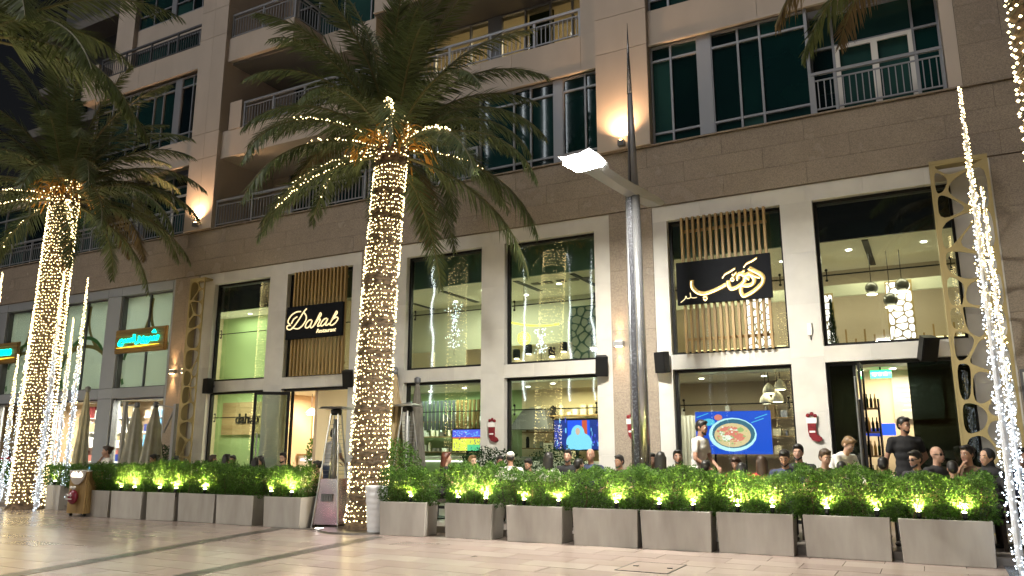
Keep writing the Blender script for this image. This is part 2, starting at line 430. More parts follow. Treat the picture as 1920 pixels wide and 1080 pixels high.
# access cover
cov = empty('access_cover', (-3.28,9.75,0), 'paved access cover with dark slot handles set in the plaza floor', 'access cover')
W('frame', MB().box(-3.60,-3.585,9.34,10.16,-.02,.006).box(-2.945,-2.93,9.34,10.16,-.02,.006).box(-3.585,-2.945,9.34,9.355,-.02,.006).box(-3.585,-2.945,10.145,10.16,-.02,.006), MT['black'], cov)
W('lid', MB().box(-3.582,-2.948,9.358,10.142,-.02,.0052), MT['slab'], cov)
for x in (-3.5,-3.06): W('handle', MB().box(x,x+.06,9.74,9.78,.002,.012), MT['black'], cov)

ter = W('terrace_floor', MB().box(-40,8,12.02,15.6,-.02,.10), MT['terrace'])
tag(ter, 'raised restaurant terrace floor behind the planters', kind='structure')

# ------------------------------------------------------------------ the building
YF = 15.40
B = empty('apartment_building', (-9,YF,0), 'beige stone apartment block with brown granite base, glazed shopfronts and balconies', 'building')
def panels(parent, x0, x1, z0, z1, yf, rows, length, mat, stag=True, depth=.05, gap=.0025, name='stone_panel', seed=1):
    rz = (z1-z0)/rows; rg2 = random.Random(seed)
    n = max(1, round((x1-x0)/length)); L = (x1-x0)/n
    for r in range(rows):
        off = (L/2 if (stag and r % 2 and n > 1) else 0); xs = [x0] + [x0+off+L*k for k in range(0 if off else 1, n+(1 if off else 0))]
        xs = [x for x in xs if x < x1-.02]; xs = sorted(set(xs)) + [x1]
        for a, b in zip(xs, xs[1:]):
            dy = rg2.uniform(0, .0015)
            W(name, MB().box(a+gap, b-gap, yf-dy, yf+depth, z0+r*rz+gap, z0+(r+1)*rz-gap), mat, parent)
def wall(x0, x1, y0, y1, z0, z1, mat='joint', name='wall'): return W(name, MB().box(x0,x1,y0,y1,z0,z1), MT[mat], B)
G = MT['granite']; WS = MT['white_stone']; BE = MT['beige']
# granite band above the shops
gw = wall(-34,8,YF-.01,YF+.35,6.515,7.90,name='granite_band')
panels(gw,-34,8,6.53,7.88,YF-.055,3,1.62,G)
W('ledge', MB().box(-34,8,YF-.09,YF+.3,7.90,7.93), G, B)
# granite pilasters between the shop units
for (a, b) in ((-19.86,-18.82),(-12.70,-11.70),(-5.84,-4.86),(1.34,8.0)):
    p = wall(a+.01,b-.01,YF-.005,YF+.6,0,6.51,name='granite_pilaster')
    if b > 5: panels(p,a,b,0,6.51,YF-.05,7,1.2,G,seed=3)
    elif a < -19: panels(p,a,-19.34,0,6.51,YF-.05,5,2,G); panels(p,-19.34,b,0,6.51,YF-.05,5,2,G)
    else: panels(p,a,b,0,6.51,YF-.05,5,2,G)
# upper granite wing at the east end
p = wall(1.09,8.0,YF-.005,YF+.6,7.93,19,name='granite_wing'); panels(p,1.09,8.0,7.93,19,YF-.05,14,1.5,G,seed=4)
W('return_pier', MB().box(.86,1.085,YF-.06,YF+.5,7.93,19), BE, B)

# white stone shopfront surrounds and their glazing
def blocks(parent, x0, x1, z0, z1, n, vert, y0=YF-.03, y1=YF+.22):
    for k in range(n):
        if vert: q = MB().box(x0,x1,y0,y1,z0+(z1-z0)*k/n+.001,z0+(z1-z0)*(k+1)/n-.001)
        else: q = MB().box(x0+(x1-x0)*k/n+.001,x0+(x1-x0)*(k+1)/n-.001,y0,y1,z0,z1)
        W('stone_block', q, WS, parent)
def spider(mb, x, z, y):
    for s in (-1, 1):
        mb.tube([(x,y,z),(x,y,z+.09*s)], .012, 6); mb.ball((x,y-.02,z+.1*s), .028, 8, 6)
def shop_window(x0, x1, z0, z1, rod=None, gm='glass', y=YF+.16, bar=.06, sill=True):
    fr = MB()
    fr.box(x0,x0+bar,y-.05,y+.05,z0,z1).box(x1-bar*.8,x1,y-.05,y+.05,z0,z1).box(x0+bar,x1-bar*.8,y-.05,y+.05,z1-bar,z1)
    if sill: fr.box(x0+bar,x1-bar*.8,y-.05,y+.05,z0,z0+bar)
    wn = W('shop_window', fr, MT['black'], B)
    W('pane', MB().box(x0+bar,x1-bar*.8,y-.005,y+.005,z0+(bar if sill else 0),z1-bar), MT[gm], wn)
    if rod:
        rb = MB().tube([(x0+bar,y+.07,rod),(x1-bar,y+.07,rod)], .014, 6)
        spider(rb, x0+bar+.07, rod, y+.07); spider(rb, x1-bar-.07, rod, y+.07)
        W('brace_rod', rb, MT['black'], wn)
    return wn
units = ((-18.82,-12.70,-18.16,-15.95,-15.29,-13.00),(-11.70,-5.84,-11.27,-9.08,-8.46,-6.20),(-4.86,1.34,-4.55,-2.25,-1.65,.70))
for u, (a, b, w1, w2, w3, w4) in enumerate(units):
    s = wall(a+.02,b-.02,YF+.23,YF+.27,6.2,6.50,'white_stone','shopfront_surround')
    blocks(s,a,b,6.18,6.51,6,False); blocks(s,a,w1,.10,6.18,5,True); blocks(s,w4,b,.10,6.18,5,True)
    blocks(s,w2,w3,.10,6.18,6,True,y0=YF-.031); blocks(s,w1,w2,3.03,3.33,3,False); blocks(s,w3,w4,3.03,3.33,3,False)
W1 = shop_window(-18.16,-15.95,3.33,6.18,4.72); W2 = shop_window(-15.29,-13.0,3.33,6.18,4.72)
W3 = shop_window(-11.27,-9.08,3.33,6.18,4.72); W4 = shop_window(-8.46,-6.20,3.33,6.18,4.72)
W5 = shop_window(-4.55,-2.25,3.33,6.18,4.72); W6 = shop_window(-1.65,.70,3.33,6.18,4.72)
L1 = shop_window(-18.16,-16.02,.10,3.03,2.32); L3 = shop_window(-11.27,-9.08,.10,3.03,2.32); L4 = shop_window(-8.46,-6.20,.10,3.03,2.32)
L5 = shop_window(-4.55,-2.25,.10,3.03,2.32)
# entrance with the leaf swung out towards the terrace
W('door_frame', MB().box(-16.02,-15.94,YF+.08,YF+.24,.1,3.03).box(-15.94,-13.05,YF+.08,YF+.24,2.96,3.03).box(-13.08,-13.0,YF+.08,YF+.24,.1,2.96), MT['black'], B)
dr = link('door', MB().box(0,.92,-.03,.03,.0,.08).box(0,.92,-.03,.03,2.74,2.82).box(0,.07,-.03,.03,.08,2.74).box(.85,.92,-.03,.03,.08,2.74).mesh('door', MT['black']), B, Vector((-15.0,YF+.02,.12))-WL[B.name], (0,0,R(180+37)))
link('pane', MB().box(.07,.85,-.006,.006,.08,2.74).mesh('pane', MT['glass']), dr)
link('handle', MB().tube([(.78,.06,.55),(.78,.06,1.75)], .018, 8).mesh('handle', MT['steel']), dr)
W('fixed_panel', MB().box(-15.94,-15.0,YF+.12,YF+.18,.1,.16).box(-15.06,-15.0,YF+.12,YF+.18,.16,2.96), MT['black'], B)
W('pane', MB().box(-15.94,-15.06,YF+.145,YF+.155,.16,2.96), MT['glass'], B)
# far entrance: dark glass leaves either side of the open door
fr = MB()
for x in (-1.65,-1.20,-1.08,.66): fr.box(x,x+.05,YF+.1,YF+.22,.1,2.97)
fr.box(-1.65,.71,YF+.1,YF+.22,2.97,3.03)
de = W('entrance_frame', fr, MT['black'], B)
W('pane', MB().box(-1.60,-1.20,YF+.155,YF+.165,.1,2.97), MT['glass_dark'], de)
W('pane', MB().box(-.30,.66,YF+.155,YF+.165,.1,2.97), MT['glass_dark'], de)
d2 = W('door', MB().box(-1.06,-1.02,YF-.72,YF+.1,.12,.18).box(-1.06,-1.02,YF-.72,YF+.1,2.88,2.94).box(-1.06,-1.02,YF-.72,YF-.67,.18,2.88).box(-1.06,-1.02,YF+.05,YF+.1,.18,2.88), MT['black'], B)
W('pane', MB().box(-1.046,-1.036,YF-.67,YF+.05,.18,2.88), MT['glass_dark'], d2)
W('handle', MB().tube([(-1.12,YF-.62,.5),(-1.12,YF-.62,2.7)], .02, 8).tube([(-1.12,YF-.62,.9),(-1.04,YF-.62,.9)], .012, 6).tube([(-1.12,YF-.62,2.3),(-1.04,YF-.62,2.3)], .012, 6), MT['steel'], d2)

# neighbouring shop unit, grey metal cladding
CL = MT['clad']
s = wall(-34,-19.88,YF+.05,YF+.1,6.24,6.5,'alu_dark','cladding_frame')
CX = [(-31.85,-29.4),(-28.72,-26.28),(-25.55,-23.08),(-22.40,-19.98)]
prev = -34
for a, b in CX:
    W('cladding_panel', MB().box(prev+.01,a-.0,YF-.03,YF+.3,3.30,6.22), CL, s)
    W('cladding_panel', MB().box(prev+.01,a-.0,YF-.03,YF+.3,.1,2.98), CL, s)
    W('cladding_panel', MB().box(prev+.01,a-.0,YF-.035,YF+.3,2.99,3.29), CL, s)
    W('cladding_panel', MB().box(a+.01,b-.01,YF-.03,YF+.3,2.99,3.29), CL, s)
    W('cladding_panel', MB().box(prev+.01,a,YF-.035,YF+.3,6.23,6.51), CL, s); W('cladding_panel', MB().box(a+.01,b-.01,YF-.03,YF+.3,6.23,6.51), CL, s)
    prev = b
W('cladding_panel', MB().box(-19.97,-19.87,YF-.03,YF+.3,.1,6.51), CL, s)
def ring(c, r0, r1, x0, x1, z0, z1, y):
    mb = MB(); n = 72
    for k in range(n):
        a = 2*math.pi*k/n; b = 2*math.pi*(k+1)/n
        q = [(c[0]+r*math.cos(t), c[1]+r*math.sin(t)) for r, t in ((r0,a),(r1,a),(r1,b),(r0,b))]
        if all(x0 < p[0] < x1 and z0 < p[1] < z1 for p in q): mb.add([(p[0],y,p[1]) for p in q], [(0,1,2,3)])
    return mb
for i, (a, b) in enumerate(CX):
    y = YF+.16; m_ = (a+b)/2
    fr = MB().box(a,a+.06,y-.14,y+.05,3.3,6.22).box(b-.03,b,y-.05,y+.05,3.3,6.22).box(m_-.018,m_+.018,y-.05,y+.05,3.3,6.22).box(a+.06,b-.03,y-.05,y+.05,3.3,3.33).box(a+.06,b-.03,y-.05,y+.05,6.19,6.22)
    wn = W('film_window', fr, MT['alu_dark'], B)
    for p0, p1 in ((a+.06,m_-.018),(m_+.018,b-.03)):
        W('pane', MB().box(p0,p1,y-.006,y+.004,3.33,6.19), MT['glass'], wn)
        W('film', MB().box(p0,p1,y+.02,y+.03,3.33,6.19), MT['film'], wn)
    k = 0
    for (cx, cz, rr, mt) in ((a-.1,5.75,1.28,'film_tan'),(b+.1,5.75,1.28,'film_tan'),(m_,3.9,1.13,'film_green'),(m_,3.0,1.75,'film_tan')):
        rm = ring((cx,cz),rr-.06,rr+.06,a+.06,b-.04,3.34,6.18,y+.016-k*.002); k += 1
        if rm.v: W('printed_ring', rm, MT[mt], wn)
    # ground-floor glazing
    fr = MB().box(a,a+.06,y-.14,y+.05,.1,2.98).box(b-.04,b,y-.05,y+.05,.1,2.98).box(a+.06,b-.04,y-.05,y+.05,2.93,2.98)
    wn = W('shop_window', fr, MT['alu_dark'], B); W('pane', MB().box(a+.06,b-.04,y-.005,y+.005,.1,2.93), MT['glass'], wn)

# ---- upper storeys
PD = MT['pane_dark']; AL = MT['alu']
def curtain(xs, z0, z1, trans, y=YF+.12, thick=(), name='window', pm=None, bar=.045):
    """xs: mullion centres; thick: pairs of x that form a wide mullion"""
    fr = MB(); th = dict(thick)
    for x in xs:
        hw = bar/2
        fr.box(x-hw,x+hw,y-.06,y+.04,z0,z1)
    for a, b in thick: fr.box(a,b,y-.075,y+.04,z0+.001,z1-.001)
    for z in [z0+bar/2] + list(trans) + [z1-bar/2]:
        for a, b in zip(xs, xs[1:]):
            if any(abs(a-t[0]) < .03 and abs(b-t[1]) < .03 for t in thick): continue
            fr.box(a+bar/2,b-bar/2,y-.055,y+.035,z-bar/2,z+bar/2)
    wn = W(name, fr, AL, B)
    zs = [z0+bar] + sorted(trans) + [z1-bar]
    for a, b in zip(xs, xs[1:]):
        if any(abs(a-t[0]) < .03 and abs(b-t[1]) < .03 for t in thick): continue
        for i, (c, d) in enumerate(zip(zs, zs[1:])):
            W('pane', MB().box(a+bar/2,b-bar/2,y-.005,y+.005,c+(0 if i == 0 else bar/2),d-(0 if i == len(zs)-2 else bar/2)), pm or PD, wn)
    return wn
bal_cache = {}
def railing(x0, x1, z0, h, y, posts=None, step=.115, mat=None, ydir=False):
    mat = mat or AL; mb = MB()
    def bx(a, b, c, d, w):
        if ydir: mb.box(y-w/2,y+w/2,a,b,c,d)
        else: mb.box(a,b,y-w/2,y+w/2,c,d)
    bx(x0,x1,z0+h-.06,z0+h,.07); bx(x0,x1,z0+h-.19,z0+h-.165,.03); bx(x0,x1,z0+.08,z0+.11,.03)
    posts = posts or [x0+.03, x1-.03] + [x0+(x1-x0)*k/max(1,round((x1-x0)/1.3)) for k in range(1, max(1,round((x1-x0)/1.3)))]
    for p in posts: bx(p-.03,p+.03,z0,z0+h-.06,.05)
    r = W('balcony_railing', mb, mat, B)
    key = (round(h,3), mat.name)
    if key not in bal_cache: bal_cache[key] = MB().box(-.009,.009,-.009,.009,0,h-.30).mesh('baluster', mat)
    n = int((x1-x0)/step); c = WL[r.name]
    for k in range(1, n):
        t = x0+(x1-x0)*k/n
        if any(abs(t-p) < .05 for p in posts): continue
        pos = Vector((y,t,z0+.11)) if ydir else Vector((t,y,z0+.11))
        link('baluster', bal_cache[key], r, pos-c)
    return r
def spandrel(x0, x1, z0, z1, n, y0=YF-.02, y1=YF+.3, joints=None):
    sp = wall(x0+.01,x1-.01,y0+.03,y1,z0+.005,z1-.005,name='spandrel')
    xs = joints or [x0+(x1-x0)*k/n for k in range(n+1)]
    for a, b in zip(xs, xs[1:]): W('stone_panel', MB().box(a+.004,b-.004,y0,y0+.035,z0,z1), BE, sp)
    W('drip_edge', MB().box(x0,x1,y0-.03,y0+.05,z0-.045,z0-.001), BE, sp)
def pier(x0, x1, zs, y0=YF-.14, y1=YF+2.2, split=True):
    pp = wall(x0+.012,x1-.012,y0+.03,y1,zs[0],zs[-1],name='pilaster')
    m_ = (x0+x1)/2
    for a, b in zip(zs, zs[1:]):
        for c, d in (((x0,m_),(m_,x1)) if split else ((x0,x1),)):
            W('stone_panel', MB().box(c+.003,d-.003,y0,y0+.04,a+.006,b-.006), BE, pp)
        for x, e in ((x0,x0+.03),(x1-.03,x1)): W('stone_panel', MB().box(x-.001 if x == x0 else x,e+(.001 if x != x0 else 0),y0+.041,y1,a+.006,b-.006), BE, pp)
pier(-19.63,-18.42,[7.93,10.22,11.05,14.32,15.3,18.5]); pier(-6.03,-4.80,[7.93,10.31,11.2,13.4,14.3,18.5],split=False)
# east bay
curtain([-4.77,-4.33,-3.73,-3.44,-2.87,-2.42,-1.50],7.93,10.28,[8.21,9.93],thick=[(-3.73,-3.44)])
curtain([-1.48,-1.05,.40,.84],7.93,10.28,[9.53],y=YF+.5)
W('door_frame', MB().box(-1.02,-.94,YF+.40,YF+.44,8.0,9.5).box(.30,.38,YF+.40,YF+.44,8.0,9.5).box(-.94,.30,YF+.40,YF+.44,9.42,9.5).box(-.36,-.24,YF+.40,YF+.44,8.0,9.42), MT['white_paint'], B)
railing(-1.47,.84,7.935,.88,YF+.0,posts=[-1.44,-1.03,.40,.81])
W('balcony_side', MB().box(-1.53,-1.47,YF+.02,YF+.5,7.93,10.28), AL, B)
spandrel(-4.80,.86,10.33,11.15,2,joints=[-4.80,-2.42,.86]); curtain([-4.77,-4.33,-3.73,-3.44,-2.87,-2.42,-1.50,-.3,.84],11.15,13.35,[11.45,13.0],thick=[(-3.73,-3.44)])
spandrel(-4.80,.86,13.4,14.3,2)
# middle bay
curtain([-9.20,-8.26,-7.80,-7.18,-6.95,-6.38,-6.05],7.93,10.06,[8.15,9.72],thick=[(-7.18,-6.95)])
curtain([-12.6,-11.6,-10.9,-9.9,-9.23],7.93,10.06,[9.4],y=YF+.5); railing(-12.6,-9.22,7.935,.84,YF+.0)
W('balcony_side', MB().box(-9.23,-9.20,YF+.05,YF+.5,7.93,10.06), AL, B)
spandrel(-12.65,-6.03,10.12,11.0,5,joints=[-12.65,-10.6,-9.18,-8.28,-6.44,-6.03])
railing(-12.62,-6.45,11.0,.76,YF+.06); W('side_pier', MB().box(-6.45,-6.03,YF+.02,YF+1.7,11.0,13.3), BE, B)
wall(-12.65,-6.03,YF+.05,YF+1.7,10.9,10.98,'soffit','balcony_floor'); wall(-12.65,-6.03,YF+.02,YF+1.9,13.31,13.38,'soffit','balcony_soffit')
glass_mat('glass_lit', (.9,.88,.8), refl=.04)
curtain([-12.6,-11.7,-10.5,-9.9,-9.5,-8.75,-8.0,-7.35,-6.46],11.0,13.3,[12.6],y=YF+1.7,thick=[(-9.9,-9.5)],pm=MT['glass_lit'])
spandrel(-12.65,-6.03,13.4,14.3,4); curtain([-12.6,-10,-8.26,-7.18,-6.05],14.3,16.5,[15.2]); 
# lit flat behind the middle balcony
wall(-13.2,-6.2,YF+4.2,YF+4.3,11.0,13.4,'wall_cream','flat_wall'); wall(-13.3,-13.2,YF+1.8,YF+4.2,11.0,13.4,'wall_cream','flat_wall'); wall(-6.2,-6.1,YF+1.8,YF+4.2,11.0,13.4,'wall_cream','flat_wall')
wall(-13.2,-6.2,YF+1.8,YF+4.2,13.2,13.3,'room_ceiling','flat_ceiling'); wall(-13.2,-6.2,YF+1.8,YF+4.2,10.9,11.0,'room_floor','flat_floor')
W('curtain_panel', MB().box(-8.75,-8.02,YF+1.9,YF+1.95,11.0,13.2), MT['leaf_dark'], B)
lamp('AREA','flat_ceiling_light',(-9.8,YF+3,13.15),70,(1,.84,.55),shape='RECTANGLE',size=4,size_y=1.2)
# recess with balconies behind the main palm
wall(-18.42,-12.65,YF+2.2,YF+2.4,7.9,19,'beige','recess_wall')
for z0 in (7.93,11.1,14.25): curtain([-17.6,-16.7,-15.6,-14.5,-13.4],z0+.02,z0+2.3,[z0+1.8],y=YF+2.14)
wall(-12.68,-12.62,YF+.05,YF+2.2,7.93,19,'beige','recess_side')
railing(-18.40,-15.4,7.935,.86,YF+.0); railing(-15.38,-12.7,7.935,.86,YF+.0)
sp = W('balcony_slab', MB().box(-18.42,-12.66,YF-.0,YF+2.2,10.15,11.02), BE, B); railing(-17.6,-12.7,11.02,.84,YF+.06)
W('stub_pier', MB().box(-18.14,-17.64,YF-.02,YF+.4,11.02,11.92), BE, B)
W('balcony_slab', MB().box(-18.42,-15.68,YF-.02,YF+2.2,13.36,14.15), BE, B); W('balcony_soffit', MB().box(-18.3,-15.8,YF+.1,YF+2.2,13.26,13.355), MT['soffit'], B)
railing(-18.4,-15.7,14.15,.86,YF+.06); railing(YF+.1,YF+2.1,14.15,.86,-15.74,ydir=True)
W('balcony_slab', MB().box(-15.66,-12.66,YF+1.2,YF+2.2,13.36,14.15), BE, B)
# west bay
curtain([-25.0,-24.1,-23.19,-22.76,-21.90,-21.44,-20.87,-20.57,-20.03,-19.66],11.08,13.37,[11.38,13.02],thick=[(-20.87,-20.57)])
spandrel(-25.03,-19.63,10.22,11.06,3); spandrel(-25.03,-19.63,13.5,14.3,4,joints=[-25.03,-22.76,-21.9,-19.63])
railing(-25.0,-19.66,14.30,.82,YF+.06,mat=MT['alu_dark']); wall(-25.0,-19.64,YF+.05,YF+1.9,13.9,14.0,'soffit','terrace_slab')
W('stub_pier', MB().box(-25.9,-25.05,YF-.04,YF+.5,13.6,14.95), BE, B)
wall(-25.03,-24.95,YF+.1,YF+3,10.2,14.3,'beige','side_wall')
for (x0, x1) in ((-26.95,-25.9),): W('set_back_pier', MB().box(x0,x1,YF+1.7,YF+2.4,11,24), BE, B)
W('set_back_wall', MB().box(-25.9,-18.5,YF+1.86,YF+2.2,16.55,17.42), BE, B)
curtain([-25.88,-25.0,-24.0,-23.75,-22.8,-22.3,-21.3,-20.5,-19.8,-18.6],17.44,20.5,[18.0],y=YF+1.95,thick=[(-24.0,-23.75)])
curtain([-25.88,-24.0,-22.3,-20.5,-18.6],14.3,16.5,[15.6],y=YF+1.95)
curtain([-34,-32.6,-31.2,-29.8,-28.4,-27,-26.2,-25.0,-23.8,-22.5],7.95,10.2,[8.5,9.8]); curtain([-22.5,-21.2,-20.3,-19.66],7.95,10.2,[9.8],y=YF+.6)
W('door_frame', MB().box(-21.1,-21.03,YF+.5,YF+.54,8.0,9.5).box(-20.45,-20.38,YF+.5,YF+.54,8.0,9.5).box(-21.03,-20.45,YF+.5,YF+.54,9.43,9.5), MT['white_paint'], B)
railing(-25.6,-19.66,7.935,.86,YF+.02); railing(-34,-26.6,7.935,.86,YF+.02)
W('stone_pier', MB().box(-26.6,-25.6,YF-.05,YF+.5,7.93,10.2), BE, B)
spandrel(-34,-25.05,10.22,11.06,4)
W('block_core', MB().box(-25.2,8,YF+4.6,YF+12,0,30), MT['soffit'], B); W('block_core', MB().box(-34,-25.25,YF+4.6,YF+12,0,10.2), MT['soffit'], B)

# neighbouring tower beyond the west corner, its lack of light put into dark colours
T = empty('neighbour_tower', (-50,42,0), 'dark unlit tower with stone cornice bands beyond the west corner', 'building')
W('wall', MB().box(-75,-36,42,60,0,90), MT['alu_dark'], T)
for z in (26,31,36,41): W('cornice', MB().box(-76,-35,40.8-(z%2),42,z,z+.9), MT['soffit'], T)
for k in range(8): W('window', MB().box(-72+k*4.4,-69.5+k*4.4,41.7,41.98,27.5,30.6), MT['pane_dark'], T); W('window', MB().box(-72+k*4.4,-69.5+k*4.4,41.7,41.98,32.5,35.6), MT['pane_dark'], T)

# ------------------------------------------------------------------ rooms behind the glass
RM = empty('restaurant_rooms', (-9,17.3,.1), 'lit two-storey dining rooms behind the shopfront glass', 'room'); RM['kind'] = 'structure'
def rw(name, x0, x1, y0, y1, z0, z1, mat): return W(name, MB().box(x0,x1,y0,y1,z0,z1), MT[mat], RM)
rw('floor',-34,2,15.62,19.8,.0,.09,'room_floor'); rw('ceiling',-19.9,1.6,16.36,19.8,5.56,5.66,'room_ceiling'); rw('ceiling',-19.9,1.6,15.6,16.35,6.3,6.4,'soffit')
rw('fascia',-19.9,-15.6,16.3,16.36,5.56,6.3,'fascia_black'); rw('fascia',-15.6,-5.0,16.3,16.36,5.56,6.3,'fascia_teal'); rw('fascia',-5.0,-2.4,16.3,16.36,5.56,6.3,'fascia_teal'); rw('fascia',-2.4,1.6,16.3,16.36,5.56,6.3,'fascia_black')
# room A
rw('green_wall',-20.2,-17.4,17.3,17.4,.09,5.56,'wall_green'); rw('peach_wall',-17.5,-17.4,17.4,19.6,.09,5.56,'wall_peach'); rw('side_wall',-20.0,-19.9,15.62,17.3,.09,5.56,'wall_cream')
rw('peach_wall',-17.4,-14.2,19.6,19.7,.09,3.15,'wall_peach'); rw('green_wall',-17.4,-14.2,19.6,19.7,3.15,5.56,'wall_green'); rw('partition',-14.3,-14.2,15.62,19.7,.09,5.56,'wall_peach')
rw('mezzanine',-17.4,-14.3,16.6,19.6,3.1,3.25,'room_ceiling')
# room B
rw('sage_wall',-14.2,-6.2,19.0,19.1,3.2,5.56,'wall_sage'); rw('kitchen_wall',-14.2,-9.9,19.0,19.1,.09,3.2,'wall_green'); rw('kitchen_wall',-9.9,-6.2,19.0,19.1,.09,3.2,'wall_cream')
rw('partition',-6.2,-6.1,15.62,19.7,.09,5.56,'wall_cream'); rw('mezzanine',-14.2,-6.2,16.9,19.0,3.05,3.22,'room_ceiling')
rw('parapet',-9.4,-7.6,17.2,17.28,3.22,4.02,'wall_cream'); rw('parapet',-12.6,-11.85,17.5,17.58,3.22,4.05,'wall_cream'); rw('parapet',-10.8,-10.1,17.5,17.58,3.22,4.05,'wall_peach'); rw('vent_slot',-11.2,-11.05,16.8,18.6,5.545,5.559,'black'); rw('vent_slot',-8.9,-8.75,16.6,18.0,5.545,5.559,'black')
# room C
rw('beige_wall',-6.1,1.5,19.2,19.3,.09,5.56,'wall_beige'); rw('side_wall',1.5,1.6,15.62,19.3,.09,5.56,'wall_beige'); rw('mezzanine',-6.1,1.5,17.0,19.2,3.05,3.2,'room_ceiling')
rw('cream_wall',-2.6,1.5,17.9,18.0,.09,3.05,'wall_cream'); rw('downstand',-6.1,1.5,18.1,18.2,4.75,5.0,'wall_sage')
# neighbour's room
rw('back_wall',-34,-20.1,18.2,18.3,.09,6.4,'wall_peach'); rw('ceiling',-34,-20.1,15.7,18.2,3.1,3.2,'room_ceiling'); rw('ceiling',-34,-20.1,15.7,18.2,6.3,6.4,'room_ceiling')
lamp('AREA','hidden_fill_light',(-18.3,16.35,3.25),26,(1,.95,.70),shape='RECTANGLE',size=1.6,size_y=.5,rot=(R(180),0,0))  # added upward lamp hidden behind the transom, brightens the upper green wall
for (x, y, z, p, c, sx) in ((-18.3,16.2,3.2,45,(1,.95,.70),1.2),(-18.5,16.7,5.5,16,(1,.95,.70),1.2),(-15.8,17.9,3.0,150,(1,.82,.58),1.6),(-15.8,18,5.5,30,(.95,1,.7),1.6),  # first one added low behind the transom, unseen, to brighten the green wall
                       (-10.2,17.7,5.5,80,(1,.96,.72),3.5),(-11.9,17.9,2.95,60,(.85,1,.80),2.2),(-8,17.9,2.95,60,(1,.87,.55),2.2),
                       (-3.8,17.6,5.5,38,(1,.86,.58),2.4),(-.5,17.6,5.5,26,(1,.86,.60),2.0),(-4.2,17.2,2.95,40,(1,.88,.66),1.8),(-.6,17.1,2.95,42,(1,.82,.55),1.2),
                       (-21.3,16.6,2.95,210,(1,.86,.80),1.8),(-24.4,16.6,2.95,210,(1,.86,.82),1.8),(-27.6,16.6,2.95,210,(1,.80,.7),1.8),(-21.3,17,6.2,130,(.95,1,1),1.8),(-24.4,17,6.2,120,(.95,1,1),1.8),(-27.6,17,6.2,120,(.95,1,1),1.8)):
    lamp('AREA','room_light',(x,y,z),p*1.3,c,shape='RECTANGLE',size=sx,size_y=.6)

dl = MB().lathe([(.06,-.012),(.055,-.004),(.055,.0)],12).mesh('downlight', MT['down_light'])
for (x, y, z) in [(-18.3,16.9,5.555),(-12.6,17.2,5.555),(-11.6,18.2,5.555),(-10.1,17.2,5.555),(-9.4,18.3,5.555),(-8.0,17.4,5.555),(-7.0,18.2,5.555),(-4.9,17.4,5.555),(-2.6,17.6,5.555),(-1.2,17.2,5.555),(.2,17.2,5.555),(-12.4,18.2,3.045),(-10.9,17.6,3.045),(-9.2,18.0,3.045),(-8.2,17.4,3.045),(-7.2,18.2,3.045),(-4.6,17.8,3.045),(-3.2,17.8,3.045),(-1.2,17.4,3.045),(-.6,17.4,3.045)]:
    link('downlight', dl, RM, Vector((x,y,z))-WL[RM.name])
for (x, y0, y1, z) in ((-12.9,16.5,18.9,5.5),(-7.3,16.5,18.9,5.5),(-4.2,16.5,18.9,5.5),(-.9,16.5,18.9,5.5)): rw('ceiling_slot',x,x+.12,y0,y1,z+.04,z+.058,'black')
for k in range(5): rw('ceiling_vent',-8.6+k*.35,-8.4+k*.35,17.0,17.2,5.53,5.557,'soffit')

# ------------------------------------------------------------------ signs
def leaf_cloud_simple(n, r, h, seed):
    rg = random.Random(seed); mb = MB()
    for _ in range(n):
        u = rg.random(); a = rg.random()*6.283; q = r*(1-u)**.8*math.sqrt(rg.random()); p = Vector((q*math.cos(a), q*math.sin(a), u*h)); d = Vector((math.cos(a)*.5, math.sin(a)*.5, 1)).normalized()*.07; t = Vector((-math.sin(a), math.cos(a), 0))*.012
        mb.add([p-t, p+t, p+d], [(0,1,2)])
    return mb
DAHAB= [[(0.185, 0.38), (0.063, 0.363), (0.069, 0.291), (0.169, 0.261), (0.279, 0.315), (0.459, 0.496), (0.62, 0.699), (0.725, 0.787)], [(0.523, 0.724), (0.363, 0.722), (0.205, 0.655), (0.099, 0.541), (0.089, 0.458), (0.158, 0.406)], [(0.62, 0.699), (0.706, 0.611), (0.728, 0.515), (0.672, 0.412), (0.568, 0.311), (0.443, 0.265), (0.313, 0.289), (0.246, 0.317)], [(0.404, 0.594), (0.279, 0.53), (0.207, 0.415)], [(0.919, 0.468), (0.826, 0.462), (0.737, 0.384), (0.712, 0.292), (0.777, 0.265), (0.867, 0.318), (0.936, 0.443), (0.883, 0.306), (0.918, 0.257), (0.992, 0.3)], [(0.978, 0.277), (1.091, 0.446), (1.202, 0.625), (1.236, 0.576), (1.165, 0.488), (1.022, 0.321), (1.151, 0.465), (1.213, 0.45), (1.145, 0.326), (1.148, 0.28), (1.223, 0.299)], [(1.44, 0.471), (1.35, 0.453), (1.264, 0.377), (1.238, 0.298), (1.3, 0.283), (1.402, 0.358), (1.471, 0.458), (1.404, 0.312), (1.451, 0.286), (1.524, 0.328)], [(1.54, 0.304), (1.622, 0.437), (1.744, 0.624), (1.776, 0.576), (1.693, 0.49), (1.567, 0.348), (1.556, 0.292), (1.631, 0.276), (1.746, 0.338), (1.814, 0.437), (1.753, 0.475), (1.651, 0.435)]]
